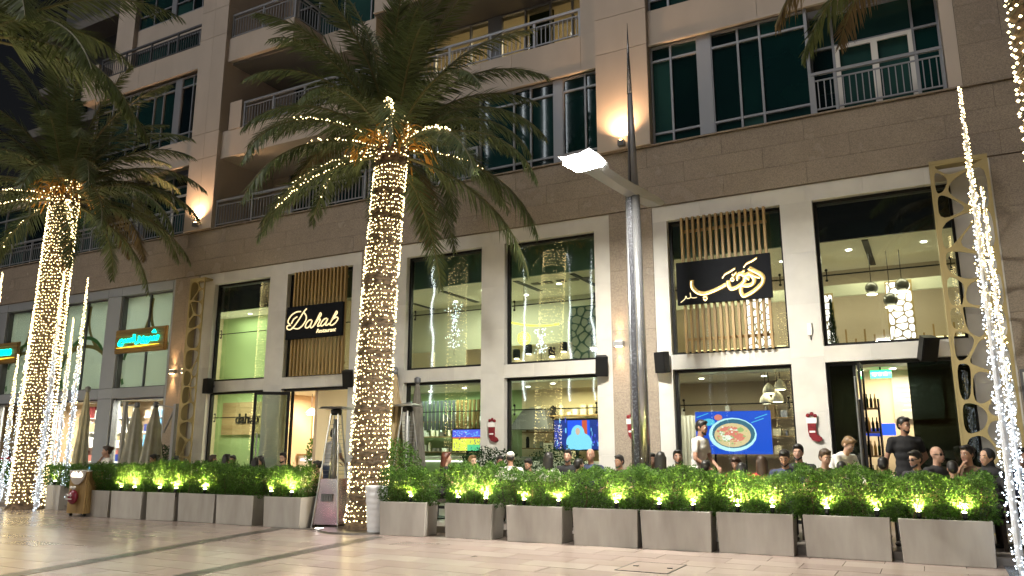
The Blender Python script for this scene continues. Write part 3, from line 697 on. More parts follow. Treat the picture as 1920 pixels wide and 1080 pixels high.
ARAB= [[(0.32, 0.489), (0.314, 0.383), (0.357, 0.296), (0.447, 0.217), (0.574, 0.188), (0.738, 0.226), (0.89, 0.282), (1.006, 0.335)], [(1.043, 0.406), (1.045, 0.325), (1.091, 0.24), (1.181, 0.243), (1.284, 0.302), (1.353, 0.364), (1.38, 0.453), (1.454, 0.4)], [(1.234, 0.41), (1.238, 0.49), (1.306, 0.517), (1.37, 0.477), (1.459, 0.502), (1.521, 0.438), (1.539, 0.357), (1.503, 0.293), (1.414, 0.267), (1.295, 0.301)], [(1.294, 0.278), (1.277, 0.177), (1.311, 0.082), (1.383, 0.081), (1.54, 0.158), (1.676, 0.276), (1.713, 0.374), (1.684, 0.456), (1.58, 0.534), (1.454, 0.616)], [(1.449, 0.525), (1.555, 0.458), (1.661, 0.413)], [(0.946, 0.485), (0.994, 0.55), (1.098, 0.597), (1.202, 0.654)], [(1.368, 0.659), (1.426, 0.721), (1.537, 0.765), (1.627, 0.817)], [(1.137, 0.483), (1.168, 0.44), (1.139, 0.408), (1.107, 0.44), (1.131, 0.478)], [(1.14, 0.546), (1.161, 0.509), (1.185, 0.541), (1.22, 0.572)], [(0.547, 0.126), (0.584, 0.152), (0.622, 0.114), (0.585, 0.07), (0.552, 0.102)], [(1.336, 0.577), (1.381, 0.584)], [(1.474, 0.591), (1.502, 0.597)]]
ARABS= [[(0.401, 0.127), (0.359, 0.119), (0.289, 0.137), (0.271, 0.233), (0.277, 0.138), (0.205, 0.12), (0.184, 0.17), (0.157, 0.112), (0.069, 0.048)]]
NEON= [[(2.09, 0.46), (2.06, 0.342), (1.978, 0.332), (1.924, 0.425), (1.89, 0.336), (1.801, 0.341), (1.757, 0.419), (1.712, 0.34)], [(1.829, 0.565), (1.859, 0.573)], [(1.931, 0.559), (1.961, 0.566)], [(1.881, 0.613), (1.911, 0.617)], [(1.66, 0.364), (1.587, 0.413), (1.561, 0.36), (1.654, 0.333), (1.643, 0.273), (1.528, 0.258)], [(1.485, 0.312), (1.425, 0.446), (1.348, 0.319), (1.284, 0.313)], [(1.344, 0.264), (1.367, 0.265)], [(1.427, 0.263), (1.45, 0.261)], [(1.229, 0.479), (1.218, 0.325), (1.077, 0.255)], [(0.975, 0.546), (0.999, 0.327)], [(0.946, 0.33), (0.861, 0.422), (0.803, 0.34), (0.719, 0.413), (0.66, 0.338), (0.576, 0.405), (0.515, 0.336), (0.429, 0.413), (0.334, 0.386), (0.262, 0.269), (0.399, 0.23), (0.452, 0.285)]]
def strokes(S, x, z, y, r, n=6, flat=1.0, seg=5):
    mb = MB()
    for s in S: mb.tube([(x+p[0], y, z+p[1]) for p in smooth_path([(a,b,0) for a,b in s], seg)], r, n, flat=flat)
    return mb
def slat_sign(x0, x1, z0, z1, bx0, bx1, bz0, bz1, nsl, label):
    t = empty('restaurant_sign', ((x0+x1)/2, 15.28, z0), label, 'sign')
    sl = MB().box(-.024,.024,-.045,.045,0,z1-z0).mesh('slat', MT['slat_wood'])
    for k in range(nsl):
        x = x0+.03+(x1-x0-.06)*k/(nsl-1); link('slat', sl, t, (x-(x0+x1)/2, .03, 0))
    for zb in (z0+.25,z1-.31): W('batten', MB().box(x0,x1,15.365,15.395,zb,zb+.06), MT['slat_wood'], t)
    W('board', MB().box(bx0,bx1,15.17,15.25,bz0,bz1), MT['sign_black'], t)
    return t
s1 = slat_sign(-14.95,-13.14,3.34,6.17,-15.05,-13.12,4.31,5.19,15,'black sign board reading Dahab in glowing script on wooden slats')
W('lettering', strokes(DAHAB,-15.05,4.31,15.145,.017), MT['sign_white'], s1, smooth=True)
W('letter_back', strokes(DAHAB,-15.05,4.31,15.163,.040,flat=.2), MT['sign_gold'], s1)
tm = text_mesh('Restaurant', .15, MT['sign_white'], .006, shear=.35); link('lettering', tm, s1, Vector((-13.64,15.155,4.42))-WL[s1.name])
s2_ = slat_sign(-4.24,-2.52,3.34,6.17,-4.33,-2.47,4.31,5.19,15,'black sign board with golden Arabic calligraphy on wooden slats')
W('calligraphy_body', strokes(ARAB,-4.33,4.31,15.160,.043,flat=.22), MT['sign_gold'], s2_)
W('calligraphy_neon', strokes([[(a-.012,b-.028) for a,b in s] for s in ARAB],-4.33,4.31,15.140,.011), MT['sign_neon'], s2_, smooth=True)
W('small_lettering', strokes(ARABS,-4.33,4.31,15.155,.008), MT['sign_white'], s2_)
def wood_sign(x0, x1, z0, z1, label):
    t = empty('shop_sign', ((x0+x1)/2, 15.34, z0), label, 'sign')
    W('frame', MB().box(x0,x1,15.30,15.36,z0,z1), MT['slat_brown'], t)
    n = 9; h = (z1-z0-.06)/n
    for k in range(n): W('slat', MB().box(x0+.04,x1-.04,15.26,15.30,z0+.03+h*k+.01,z0+.03+h*(k+1)-.01), MT['slat_brown'], t)
    return t
s3_ = wood_sign(-22.38,-20.02,4.36,5.10,'brown slatted shop sign with green neon Arabic script beside granite pilaster')
W('neon_script', strokes(NEON,-22.38,4.36,15.225,.033), MT['neon_cyan'], s3_, smooth=True)
W('underline', MB().tube([(-22.22,15.235,4.524),(-21.21,15.235,4.536),(-20.22,15.235,4.554)],[.008,.034,.008],6,flat=.5), MT['neon_yellow'], s3_)
s4_ = wood_sign(-30.0,-27.64,4.36,5.10,'brown slatted shop sign with green neon Latin letters behind lit palm trunk')
link('neon_letters', text_mesh('ahrams', .42, MT['neon_cyan'], .015, bold=.012), s4_, Vector((-28.55,15.235,4.66))-WL[s4_.name])
W('underline', MB().tube([(-29.9,15.235,4.52),(-28.8,15.235,4.535),(-27.72,15.235,4.55)],[.01,.036,.008],6,flat=.5), MT['neon_yellow'], s4_)

# gold organic screens at both ends of the frontage
def screen(x0, w, h, seed, n, y, label):
    t = empty('gold_screen', (x0+w/2, y, .1), label, 'screen')
    link('lattice', lattice(w, h, n, seed, .03, MT['gold'], .90), t, (-w/2, 0, 0))
    W('post', MB().box(x0-.03,x0-.002,y-.02,y+.32,.1,.1+h), MT['gold'], t)
    W('top_rail', MB().box(x0-.03,x0+w,y-.02,y+.32,.1+h,.16+h), MT['gold'], t)
    return t
screen(-18.86,.60,6.2,3,22,15.10,'tall gold lattice screen with rounded holes beside green lit window')
screen(.42,.86,6.3,9,26,14.98,'tall gold lattice screen with rounded holes beside far entrance')

# ------------------------------------------------------------------ wall lights
def updown(x, z, y, label):
    t = empty('wall_sconce', (x,y,z), label, 'wall light', 'up and down wall lights')
    W('housing', MB().box(x-.11,x+.11,y-.12,y,z-.055,z+.055), MT['steel'], t)
    for s in (1,-1):
        W('lens', MB().box(x-.075,x+.075,y-.1,y-.03,z+s*.056,z+s*.060), MT['sconce_glow'], t)
        lamp('SPOT','sconce_light',(x,y-.075,z+s*.075),60,(1,.58,.26),t,spot_size=R(58),spot_blend=.9,shadow_soft_size=.04,rot=(R(180) if s > 0 else 0,0,0))
updown(-5.66,3.62,15.35,'steel up and down light on granite pilaster beside lamp post')
updown(-19.60,3.68,15.35,'steel up and down light on granite pilaster next to grey cladding')
updown(-19.08,3.68,15.35,'steel up and down light on granite pilaster next to gold screen')
def uplight(x, z, label):
    y = 15.22
    t = empty('wall_uplight', (x,y,z), label, 'wall light', 'uplights on the upper pilasters')
    W('housing', MB().box(x-.07,x+.07,y-.13,y-.0,z-.06,z+.06), MT['alu_dark'], t)
    W('lens', MB().lathe([(.05,.061),(.045,.075),(.02,.085)],12,(x,y-.07,z)), MT['sconce_glow'], t)
    lamp('SPOT','uplight_lamp',(x,y-.16,z+.10),210,(1,.58,.30),t,spot_size=R(135),spot_blend=1.0,shadow_soft_size=.05,rot=(R(180),0,0))
uplight(-5.42,8.02,'orange uplight at the foot of pilaster behind the lamp post')
uplight(-18.98,8.06,'orange uplight at the foot of pilaster between the two palms')
uplight(-26.1,8.10,'orange uplight on stone pier behind the lit palm crown')
# ------------------------------------------------------------------ loudspeakers, stockings, small boxes
def speaker(x, z, rz, tilt, label, big=1.0):
    t = empty('loudspeaker', (x,15.2,z), label, 'loudspeaker', 'black loudspeakers on the shopfront', rz)
    b = MB().hull([(-.13*big,-.10,-.21),(.13*big,-.10,-.21),(.10*big,.10,-.21),(-.10*big,.10,-.21)], [(-.13*big,-.10,.21),(.13*big,-.10,.21),(.10*big,.10,.21),(-.10*big,.10,.21)]).mesh('cabinet', MT['black'])
    link('cabinet', b, t, (0,0,0), (R(tilt),0,0)); link('bracket', MB().box(-.02,.02,.08,.2,-.03,.03).mesh('bracket', MT['alu_dark']), t)
    link('grille', MB().box(-.115*big,.115*big,-.112,-.101,-.19,.19).mesh('grille', MT['black']), t, (0,0,0), (R(tilt),0,0))
speaker(-6.03,3.17,R(25),18,'black loudspeaker tilted down at the corner beside granite sconce')
speaker(-4.70,3.17,R(-20),4,'black loudspeaker upright under the Arabic sign window')
speaker(.05,3.17,R(30),22,'black loudspeaker tilted down above far entrance',1.1)
speaker(-17.9,3.19,R(-10),0,'black loudspeaker beside gold screen under green window')
speaker(-12.85,3.19,R(25),16,'black loudspeaker above open door, touching the palm in view')
speaker(-11.50,3.19,R(-15),2,'black loudspeaker just beyond the palm trunk above folded umbrella')
def stocking(x, z, label, y=15.335):
    t = empty('christmas_stocking', (x,y,z), label, 'stocking', 'red stockings on the shopfront pillars'); t.scale = (.85,.85,.85)
    o = [(-.10,.36),(-.10,.14),(-.08,.02),(-.02,-.06),(.10,-.10),(.18,-.06),(.17,.0),(.08,.06),(.07,.14),(.07,.36)]
    link('sock', flat_curve([o], .05, MT['red_felt'], 'sock'), t); link('cuff', MB().box(-.12,.09,-.035,.03,.30,.42).mesh('cuff', MT['white_felt']), t)
    mb = MB()
    for dx, dz in ((-.08,.47),(0,.50),(.07,.46)): mb.ball((dx,-.01,dz), (.045,.03,.045), 8, 6)
    link('trim', mb.mesh('trim', MT['red_felt']), t); link('name_band', MB().box(-.07,.05,-.032,.0,.10,.14).mesh('name_band', MT['white_felt']), t)
stocking(-8.75,1.68,'red felt stocking on white pillar between the two television windows')
stocking(-1.95,1.66,'red felt stocking on white pillar beside the far entrance')
stocking(-5.45,1.70,'red felt stocking on granite pilaster behind the lamp post')
bx = empty('card_reader', (-1.86,15.36,3.55), 'small white control box on the white pillar', 'control box')
W('case', MB().box(-1.91,-1.83,15.33,15.37,3.55,3.78), MT['white_paint'], bx); W('cable', MB().tube([(-1.86,15.355,3.55),(-1.86,15.355,3.46)],.008,6), MT['black'], bx)
hp = empty('wall_menu_case', (1.62,15.33,2.0), 'small glazed menu case on granite wall past the light pole', 'menu case')
W('case', MB().box(1.36,1.9,15.29,15.35,2.05,2.75), MT['alu_dark'], hp); W('sheet', MB().box(1.40,1.86,15.282,15.289,2.1,2.7), MT['white_paint'], hp)

# ------------------------------------------------------------------ screens and furniture seen through the glass
def blobs(parent, items, y):
    for i, (nm, x, z, rx, rz_, mat) in enumerate(items):
        n = 20; ps = [(x+rx*math.cos(2*math.pi*k/n), y-.002*i, z+rz_*math.sin(2*math.pi*k/n)) for k in range(n)]
        W(nm, MB().add(ps, [tuple(range(n))]), mat, parent)
def tv(x0, x1, z0, z1, y, label, mats):
    t = empty('television', ((x0+x1)/2,y,z0), label, 'television')
    W('bezel', MB().box(x0-.03,x1+.03,y,y+.06,z0-.03,z1+.03), MT['black'], t)
    W('picture', MB().box(x0,x1,y-.006,y-.001,z0,z1), mats, t); W('stand', MB().box((x0+x1)/2-.03,(x0+x1)/2+.03,y+.01,y+.05,.1,z0-.03), MT['black'], t)
    return t
blue = emis('tv_blue', (.02,.10,.95), .9); tvb2 = emis('tv_navy', (.02,.05,.35), .7); tvl = emis('tv_light_blue', (.20,.55,.95), 1.2); tvw = emis('tv_face', (.8,.55,.45), .8); tvr = emis('tv_red', (.8,.12,.06), .7)
tvy = emis('tv_yellow', (.80,.80,.10), 1.0); tvg = emis('tv_pitch', (.15,.75,.35), .8); tvp = emis('tv_violet', (.10,.12,.80), 1.0)
t4 = tv(-7.48,-6.40,1.44,2.08,15.92,'television showing a figure in pale blue robe on blue',tvb2)
W('picture_panel', MB().box(-7.15,-6.62,15.905,15.910,1.45,2.07), blue, t4); W('picture_panel', MB().box(-6.80,-6.68,15.900,15.904,1.62,2.07), tvr, t4)
blobs(t4,[('robe',-6.88,1.62,.30,.19,tvl),('robe',-6.9,1.78,.16,.19,tvl),('face',-6.9,1.83,.055,.08,tvw)],15.898)
W('robe_hem', MB().box(-7.18,-6.58,15.895,15.897,1.442,1.60), tvl, t4)
rg = random.Random(4); q1, q2 = MB(), MB()
for k in range(26): x = rg.uniform(-7.46,-7.18) if k % 2 else rg.uniform(-6.6,-6.42); z = rg.uniform(1.46,2.05); (q1 if k % 3 else q2).box(x,x+rg.uniform(.008,.03),15.902,15.906,z,z+rg.uniform(.02,.12))
tag(W('picture_detail', q1, tvp, t4), kind='stuff'); tag(W('picture_detail', q2, tvl, t4), kind='stuff')
t3 = tv(-10.17,-9.36,1.41,1.90,15.92,'television showing a yellow and green sports broadcast',tvy)
W('picture_panel', MB().box(-10.17,-9.36,15.905,15.910,1.72,1.90), tvp, t3); W('picture_panel', MB().box(-9.75,-9.36,15.905,15.910,1.41,1.55), tvg, t3)
q1, q2, q3 = MB(), MB(), MB()
for k in range(40): x = rg.uniform(-10.15,-9.4); z = rg.uniform(1.43,1.7); q1.box(x,x+.012,15.900,15.904,z,z+.03)
for k in range(30): x = rg.uniform(-10.15,-9.42); z = rg.uniform(1.74,1.88); q2.box(x,x+.04,15.900,15.904,z,z+.012)
q3.box(-10.17,-9.36,15.901,15.904,1.69,1.725)
tag(W('picture_detail', q1, tvb2, t3), kind='stuff'); tag(W('picture_detail', q2, tvl, t3), kind='stuff'); W('picture_panel', q3, tvr, t3)
# food banner: a bowl on blue
bn = empty('food_banner', (-3.52,15.82,1.3), 'bright blue banner with a bowl of food under the Arabic sign', 'banner')
W('sheet', MB().box(-4.25,-2.77,15.80,15.82,1.35,2.19), emis('banner_blue', (.008,.075,.62), .95), bn)
W('stand', MB().box(-3.3,-3.27,15.83,15.86,.1,1.4).box(-3.9,-3.87,15.83,15.86,.1,1.4), MT['black'], bn)
fm = {k: emis('banner_'+k, c, s) for k, c, s in (('rim',(.55,.85,.95),.95),('bowl',(.05,.18,.30),.7),('rice',(.85,.62,.36),.8),('meat',(.85,.25,.20),.8),('green',(.45,.60,.25),.7),('white',(.9,.85,.8),.95),('cyan',(.10,.55,.85),.9))}
blobs(bn,[('bowl',-3.52,1.73,.47,.33,fm['rim']),('bowl',-3.50,1.75,.42,.285,fm['bowl']),('food',-3.52,1.72,.36,.235,fm['rice']),('food',-3.57,1.80,.20,.10,fm['meat']),('food',-3.40,1.68,.12,.08,fm['meat']),('food',-3.62,1.66,.10,.06,fm['white']),('food',-3.72,1.76,.06,.04,fm['green']),('food',-3.36,1.82,.07,.045,fm['green']),('food',-3.50,1.62,.07,.035,fm['meat']),('tomato',-3.78,2.07,.08,.06,fm['meat']),('cup',-3.98,1.98,.13,.07,fm['cyan'])],15.797)
rg = random.Random(17); bits = []
for k in range(70):
    a = rg.random()*6.283; q = math.sqrt(rg.random())*.92
    bits.append(('food_piece', -3.52+.33*q*math.cos(a), 1.725+.215*q*math.sin(a), rg.uniform(.010,.034), rg.uniform(.008,.022), fm[rg.choice(['rice','rice','meat','white','green','meat'])]))
mbs = {}
for i, (nm, x, z, rx, rz_, mt) in enumerate(bits):
    n = 9; mbs.setdefault(mt.name, (MB(), mt))[0].add([(x+rx*math.cos(6.283*k/n), 15.774-.0001*i, z+rz_*math.sin(6.283*k/n)) for k in range(n)], [tuple(range(n))])
for q, mt in mbs.values(): tag(W('printed_food', q, mt, bn), kind='stuff')
for k, (x, z) in enumerate(((-2.95,2.06),(-3.02,1.98),(-4.1,2.1))): W('light_streak', MB().add([(x-.12,15.796,z-.03),(x+.12,15.796,z+.05),(x+.12,15.796,z+.065),(x-.12,15.796,z-.015)],[(0,1,2,3)]), fm['cyan'], bn)
# wooden name board in the green room
nb = empty('name_board', (-18.1,17.2,1.9), 'plank name board lettered dahab on the green wall', 'sign')
for k in range(6): W('plank', MB().box(-19.55,-17.62,17.22,17.27-.004*(k%2),1.88+k*.165,1.88+(k+1)*.165-.006), MT['plank'], nb)
link('lettering', text_mesh('dahab', .42, MT['black'], .012, bold=.008), nb, Vector((-18.45,17.20,2.22))-WL[nb.name])
def pendant(x, y, z, top, r, h, label, mat='shade_cream', globe=False, energy=0):
    t = empty('pendant_lamp', (x,y,z), label, 'pendant lamp', 'pendant lamps in the dining rooms')
    W('cable', MB().tube([(x,y,z+h),(x,y,top)], .008, 5), MT['black'], t)
    if globe: W('shade', MB().ball((x,y,z+r),(r,r,r),16,10), MT[mat], t, smooth=True)
    else: W('shade', MB().lathe([(r,0),(r*1.05,h*.12),(r*.9,h*.45),(r*.5,h*.8),(r*.12,h)],18,(x,y,z)), MT[mat], t, smooth=True)
    W('bulb', MB().lathe([(r*.8,-.012),(r*.8,-.004)],14,(x,y,z)), MT['bulb_soft'], t)
pendant(-16.60,18,2.48,3.1,.17,.18,'white cone pendant lamp over the counter, further from palm','white_paint'); pendant(-16.15,18,2.46,3.1,.17,.18,'white cone pendant lamp over the counter, nearer the palm','white_paint')
for (x, z, nm) in ((-2.75,2.68,'topmost'),(-2.97,2.60,'small middle'),(-3.06,2.40,'lowest'),(-2.81,2.42,'second lowest')):
    pendant(x,16.9+abs(x+2.9),z,3.05,.125,.22,f'{nm} cream bell pendant lamp beside the food banner')
for (x, z, r, nm) in ((-.86,4.66,.13,'nearer the sign'),(-.28,4.66,.14,'nearer the gold screen'),(-.52,4.36,.145,'hanging lowest')):
    pendant(x,17.7,z,5.56,r,r*2,f'dark glass globe pendant lamp {nm}','smoke_glass',True)
# back-lit organic panels and slats upstairs
def lit_panel(x0, w, z0, h, y, seed, label, n=26):
    t = empty('lattice_panel', (x0+w/2,y,z0), label, 'panel', 'back-lit lattice panels')
    link('lattice', lattice(w, h, n, seed, .03, MT['fascia_teal'] if 'dim' in label else MT['film_tan'], .88), t, (-w/2,0,0))
    W('light_box', MB().box(x0+.01,x0+w-.01,y+.03,y+.08,z0+.01,z0+h-.01), MT['wall_sage'] if 'dim' in label else MT['panel_white'], t)
lit_panel(-7.75,.75,3.25,1.7,17.5,21,'dim olive lattice panel beside the granite pilaster',30)
lit_panel(-.62,.52,3.22,1.75,18.05,22,'white back-lit lattice panel behind the globe lamps',34); lit_panel(-2.02,.36,3.22,1.6,18.05,23,'white back-lit lattice panel at edge of the upper window',24)
lit_panel(-3.60,.62,3.22,1.7,18.05,24,'white back-lit lattice panel behind the Arabic sign slats',34)
wp = empty('glowing_wall_panels', (-2,18.6,3.2), 'row of glowing yellow panels on the upper floor of far room', 'wall panel')
for k in range(9):
    x = -4.9+k*.27
    W('panel', MB().box(x,x+.2,18.6,18.65,3.25,3.8), MT['panel_warm'], wp)
for k in range(4): W('panel', MB().box(-1.55+k*.2,-1.4+k*.2,18.6,18.65,3.25,3.75), MT['panel_warm'], wp)
for k in range(5): W('panel', MB().box(.05+k*.2,.2+k*.2,18.6,18.65,3.25,3.8), MT['panel_warm'], wp)
bars = empty('bar_screen', (-.5,18.4,3.2), 'dark upright bar screen in front of the glowing panels', 'screen')
for k in range(16):
    x = -1.7+k*.19
    W('bar', MB().box(x,x+.035,18.4,18.44,3.2,3.75+.3*abs(math.sin(k*1.7))), MT['slat_brown'], bars)
# mezzanine decorations in the middle room
for k, x in enumerate((-9.06,-8.72,-8.08,-7.76)):
    c = empty('canister_lamp', (x,17.1,3.45), ('first','second','third','last')[k]+' black canister on the cream ledge counted from the palm', 'canister', 'black canisters on the ledge')
    W('body', MB().lathe([(.085,0),(.09,.02),(.09,.2),(.075,.23)],14,(x,17.1,3.68+.10*(k%2))), MT['black'], c); W('foot', MB().lathe([(.06,-.02),(.06,0)],12,(x,17.1,3.68+.10*(k%2))), MT['bulb_soft'], c)
yb = empty('light_ball', (-8.8,17.0,4.0), 'yellow fairy light ball above the cream ledge', 'light ball')
mb = MB(); rg = random.Random(3)
for k in range(170):
    v = Vector((rg.gauss(0,1),rg.gauss(0,1),rg.gauss(0,1))).normalized()*.16; mb.octa(Vector((-8.8,17.0,4.16))+v, .014)
tag(W('bulbs', mb, emis('led_yellow', (.95,.85,.05), 2.5), yb), kind='stuff'); W('cable', MB().tube([(-8.8,17,4.3),(-8.8,17,5.55)],.006,4), MT['cord'], yb)
gd = empty('light_garland', (-8.6,16.9,4.4), 'yellow rope light garland slung across the upper window', 'garland')
pts = [Vector((-9.3+1.5*t, 16.9, 4.62-.20*math.sin(math.pi*min(1,t*.62)))) for t in [k/40 for k in range(41)]]
mb = MB()
for p in pts: mb.octa(p, .028)
tag(W('bulbs', mb, MT['led_yellow'] if 'led_yellow' in MT else MT['led_warm'], gd), kind='stuff'); W('cord', MB().tube(pts,.008,4), MT['cord'], gd)
def spray(x, y, z, h, n, label, seed, mat='led_cool'):
    t = empty('light_figure', (x,y,z), label, 'light figure', 'fairy light figures in the upper windows'); rg = random.Random(seed); mb = MB()
    for k in range(n):
        u = rg.random(); mb.octa((x+rg.gauss(0,.07+.05*math.sin(u*9)), y+rg.gauss(0,.05), z+u*h), .013)
    tag(W('bulbs', mb, MT[mat], t), kind='stuff'); W('stem', MB().tube([(x,y,z-.2),(x,y,z+h)],.008,4), MT['cord'], t)
spray(-8.27,16.9,3.75,.6,80,'cool white fairy light figure above the cream ledge',5); spray(-10.67,16.7,4.0,1.2,130,'cool white fairy light figure beside the palm trunk',6)
# counters, shelves, ovens
ct = empty('service_counter', (-11.6,17.6,.1), 'pale green service counter in the kitchen window', 'counter')
W('body', MB().box(-13.6,-9.9,17.4,18.0,.1,1.2), MT['wall_green'], ct); W('top', MB().box(-13.65,-9.85,17.35,18.05,1.2,1.26), MT['white_paint'], ct); W('light_strip', MB().box(-13.5,-10,17.36,17.38,1.12,1.16), MT['panel_white'], ct)
sl = empty('slat_panel', (-11.6,17.9,1.95), 'grey brown slat panel hanging behind the sports television', 'slat panel')
for k in range(22): W('slat', MB().box(-12.9+k*.13,-12.84+k*.13,17.9,17.96,1.95,2.75), MT['alu_dark'] if k < 12 else MT['slat_brown'], sl)
ov = empty('kitchen_range', (-8.9,18.4,.1), 'steel kitchen range and hood in the warm window', 'kitchen range')
W('body', MB().box(-10.0,-8.6,18.2,18.9,.1,1.25), MT['steel'], ov); W('hood', MB().hull([(-9.9,18.2,1.95),(-8.7,18.2,1.95),(-8.7,18.9,1.95),(-9.9,18.9,1.95)],[(-9.6,18.5,2.5),(-9.0,18.5,2.5),(-9.0,18.9,2.5),(-9.6,18.9,2.5)]), MT['alu_dark'], ov)
for k in range(3): W('oven', MB().box(-9.95+k*.45,-9.55+k*.45,18.15,18.19,.3,.9), MT['black'], ov)
mc = empty('coffee_machine', (-8.1,17.6,1.1), 'cream coffee machine on the kitchen counter', 'coffee machine')
W('counter', MB().box(-8.9,-6.6,17.4,17.9,.1,1.15), MT['white_paint'], mc); W('body', MB().box(-8.5,-7.8,17.45,17.85,1.15,1.6), MT['shade_cream'], mc); W('dome', MB().ball((-8.15,17.65,1.72),(.16,.14,.14),12,8), MT['steel'], mc, smooth=True)
cb = empty('till_counter', (-16.5,18.6,.1), 'white till counter inside the open door', 'counter')
W('body', MB().box(-17.3,-15.2,18.3,18.9,.1,1.25), MT['white_paint'], cb); W('top', MB().box(-17.35,-15.15,18.25,18.95,1.25,1.3), MT['wood'], cb); W('glow_strip', MB().box(-17.2,-15.3,18.27,18.29,1.1,1.15), MT['panel_white'], cb)
bl = empty('breeze_block_frieze', (-15.9,18.9,2.8), 'white breeze block frieze above the till counter', 'frieze')
link('lattice', lattice(1.3,.22,9,31,.06,MT['white_paint'],.7), bl, (-.75,0,0))
wl = empty('glowing_bottle_shelf', (-17.0,18.9,1.7), 'tall glowing bottle shelf just inside the open door', 'shelf')
W('light_box', MB().box(-17.3,-17.0,18.85,18.9,1.75,2.5), MT['panel_warm'], wl)
for k in range(5): W('upright', MB().box(-17.31+k*.075,-17.295+k*.075,18.82,18.85,1.75,2.5), MT['slat_brown'], wl)
ex = empty('exit_sign', (-.82,17.0,2.85), 'green lit exit sign hanging inside far entrance', 'exit sign')
W('box', MB().box(-1.0,-.62,17.0,17.05,2.83,2.99), MT['exit_green'], ex); W('hanger', MB().box(-.83,-.80,17.01,17.03,2.99,3.05), MT['black'], ex)
for k in range(3): W('arrow', MB().box(-.95+k*.1,-.90+k*.1,16.993,16.999,2.88,2.94), MT['white_paint'], ex)
mnb = empty('menu_board', (-.45,17.8,2.0), 'grey menu board with white lines inside far entrance', 'menu board')
W('board', MB().box(-.66,.25,17.80,17.86,2.05,2.9), MT['film'], mnb)
for k in range(6): W('text_line', MB().box(-.5+.04*(k%2),-.1-.03*(k%3),17.793,17.799,2.2+k*.1,2.24+k*.1), MT['white_paint'], mnb)
ms = empty('till_screen', (-.95,17.4,1.55), 'blue till screens behind the waiter in black', 'screen')
W('panel', MB().box(-1.25,-.95,17.4,17.43,1.7,1.86), tvb2, ms); W('panel', MB().box(-.94,-.66,17.42,17.45,1.72,1.95), blue, ms); W('stand', MB().box(-1.0,-.97,17.43,17.46,.1,1.72), MT['black'], ms)
bs = empty('bottle_rack', (-1.05,16.6,.1), 'dark rack with bottles beside the open far door', 'rack')
W('frame', MB().box(-1.22,-1.19,16.5,16.8,.1,2.4).box(-.9,-.87,16.5,16.8,.1,2.4), MT['black'], bs)
for k in range(5): W('shelf', MB().box(-1.19,-.9,16.5,16.8,.4+k*.45,.43+k*.45), MT['wood'], bs)
for k in range(5):
    for j in range(4):
        W('bottle', MB().lathe([(.025,0),(.027,.16),(.01,.21),(.01,.27)],8,(-1.15+j*.07,16.6,.43+k*.45)), MT[('stalk','leaf_dark','black','wood')[(k+j)%4]], bs)
cu_ = empty('white_curtain', (-5.2,17.8,.1), 'white striped curtain behind the food banner', 'curtain')
for k in range(9): W('fold', MB().tube([(-5.5+k*.09,17.8,.15),(-5.5+k*.09,17.8,2.2)],.045,8), MT['white_paint'], cu_)
pk = empty('orange_wall_panel', (-28.6,17.9,.9), 'orange chevron wall panel in the neighbouring shop', 'wall panel')
W('panel', MB().box(-31.5,-29.5,18.0,18.1,.6,2.9), emis('orange', (1.0,.28,.08), .35, (.6,.2,.08)), pk)
for k in range(5): W('chevron', MB().add([(-31.4,17.99,.8+k*.4),(-30.5,17.99,1.15+k*.4),(-29.6,17.99,.8+k*.4),(-29.6,17.99,.92+k*.4),(-30.5,17.99,1.27+k*.4),(-31.4,17.99,.92+k*.4)],[(0,1,4,5),(1,2,3,4)]), MT['red_felt'], pk)
rg = random.Random(9)
for u, (xa, xb) in enumerate(((-26.9,-24.4),(-23.6,-21.2))):
    gs = empty('goods_display', ((xa+xb)/2,17.6,.1), ('multicoloured goods display in the shop window behind the slim light poles','multicoloured goods display in the shop window behind the folded umbrellas')[u], 'display')
    W('shelf_back', MB().box(xa,xb,17.7,17.75,.1,2.9), MT['white_paint'], gs)
    for j in range(5):
        W('shelf', MB().box(xa,xb,17.45,17.7,.5+j*.5,.53+j*.5), MT['white_paint'], gs)
        x = xa+.05
        while x < xb-.25:
            w_ = rg.uniform(.12,.4); h = rg.uniform(.2,.4)
            W('pack', MB().box(x,x+w_,17.47,17.66,.53+j*.5,.53+j*.5+h), MT[rg.choice(['red_felt','banner_rice','neon_cyan' if rg.random()<.1 else 'wall_peach','tv_navy','white_paint','wall_peach','tv_light_blue','banner_meat'])], gs); x += w_+.03

# potted cypresses and shelves upstairs and down
for k, (x, z) in enumerate(((-1.95,3.2),(-1.68,3.2))):
    cy = empty('potted_cypress', (x,17.6,z), ('first','second')[k]+' dark potted cypress at the edge of the upper far window', 'plant')
    link('foliage', leaf_cloud_simple(900,.13,1.25,k).mesh('foliage', MT['leaf_dark']), cy, (0,0,.12)); link('pot', MB().lathe([(.08,0),(.11,.16)],12).mesh('pot', MT['black']), cy)

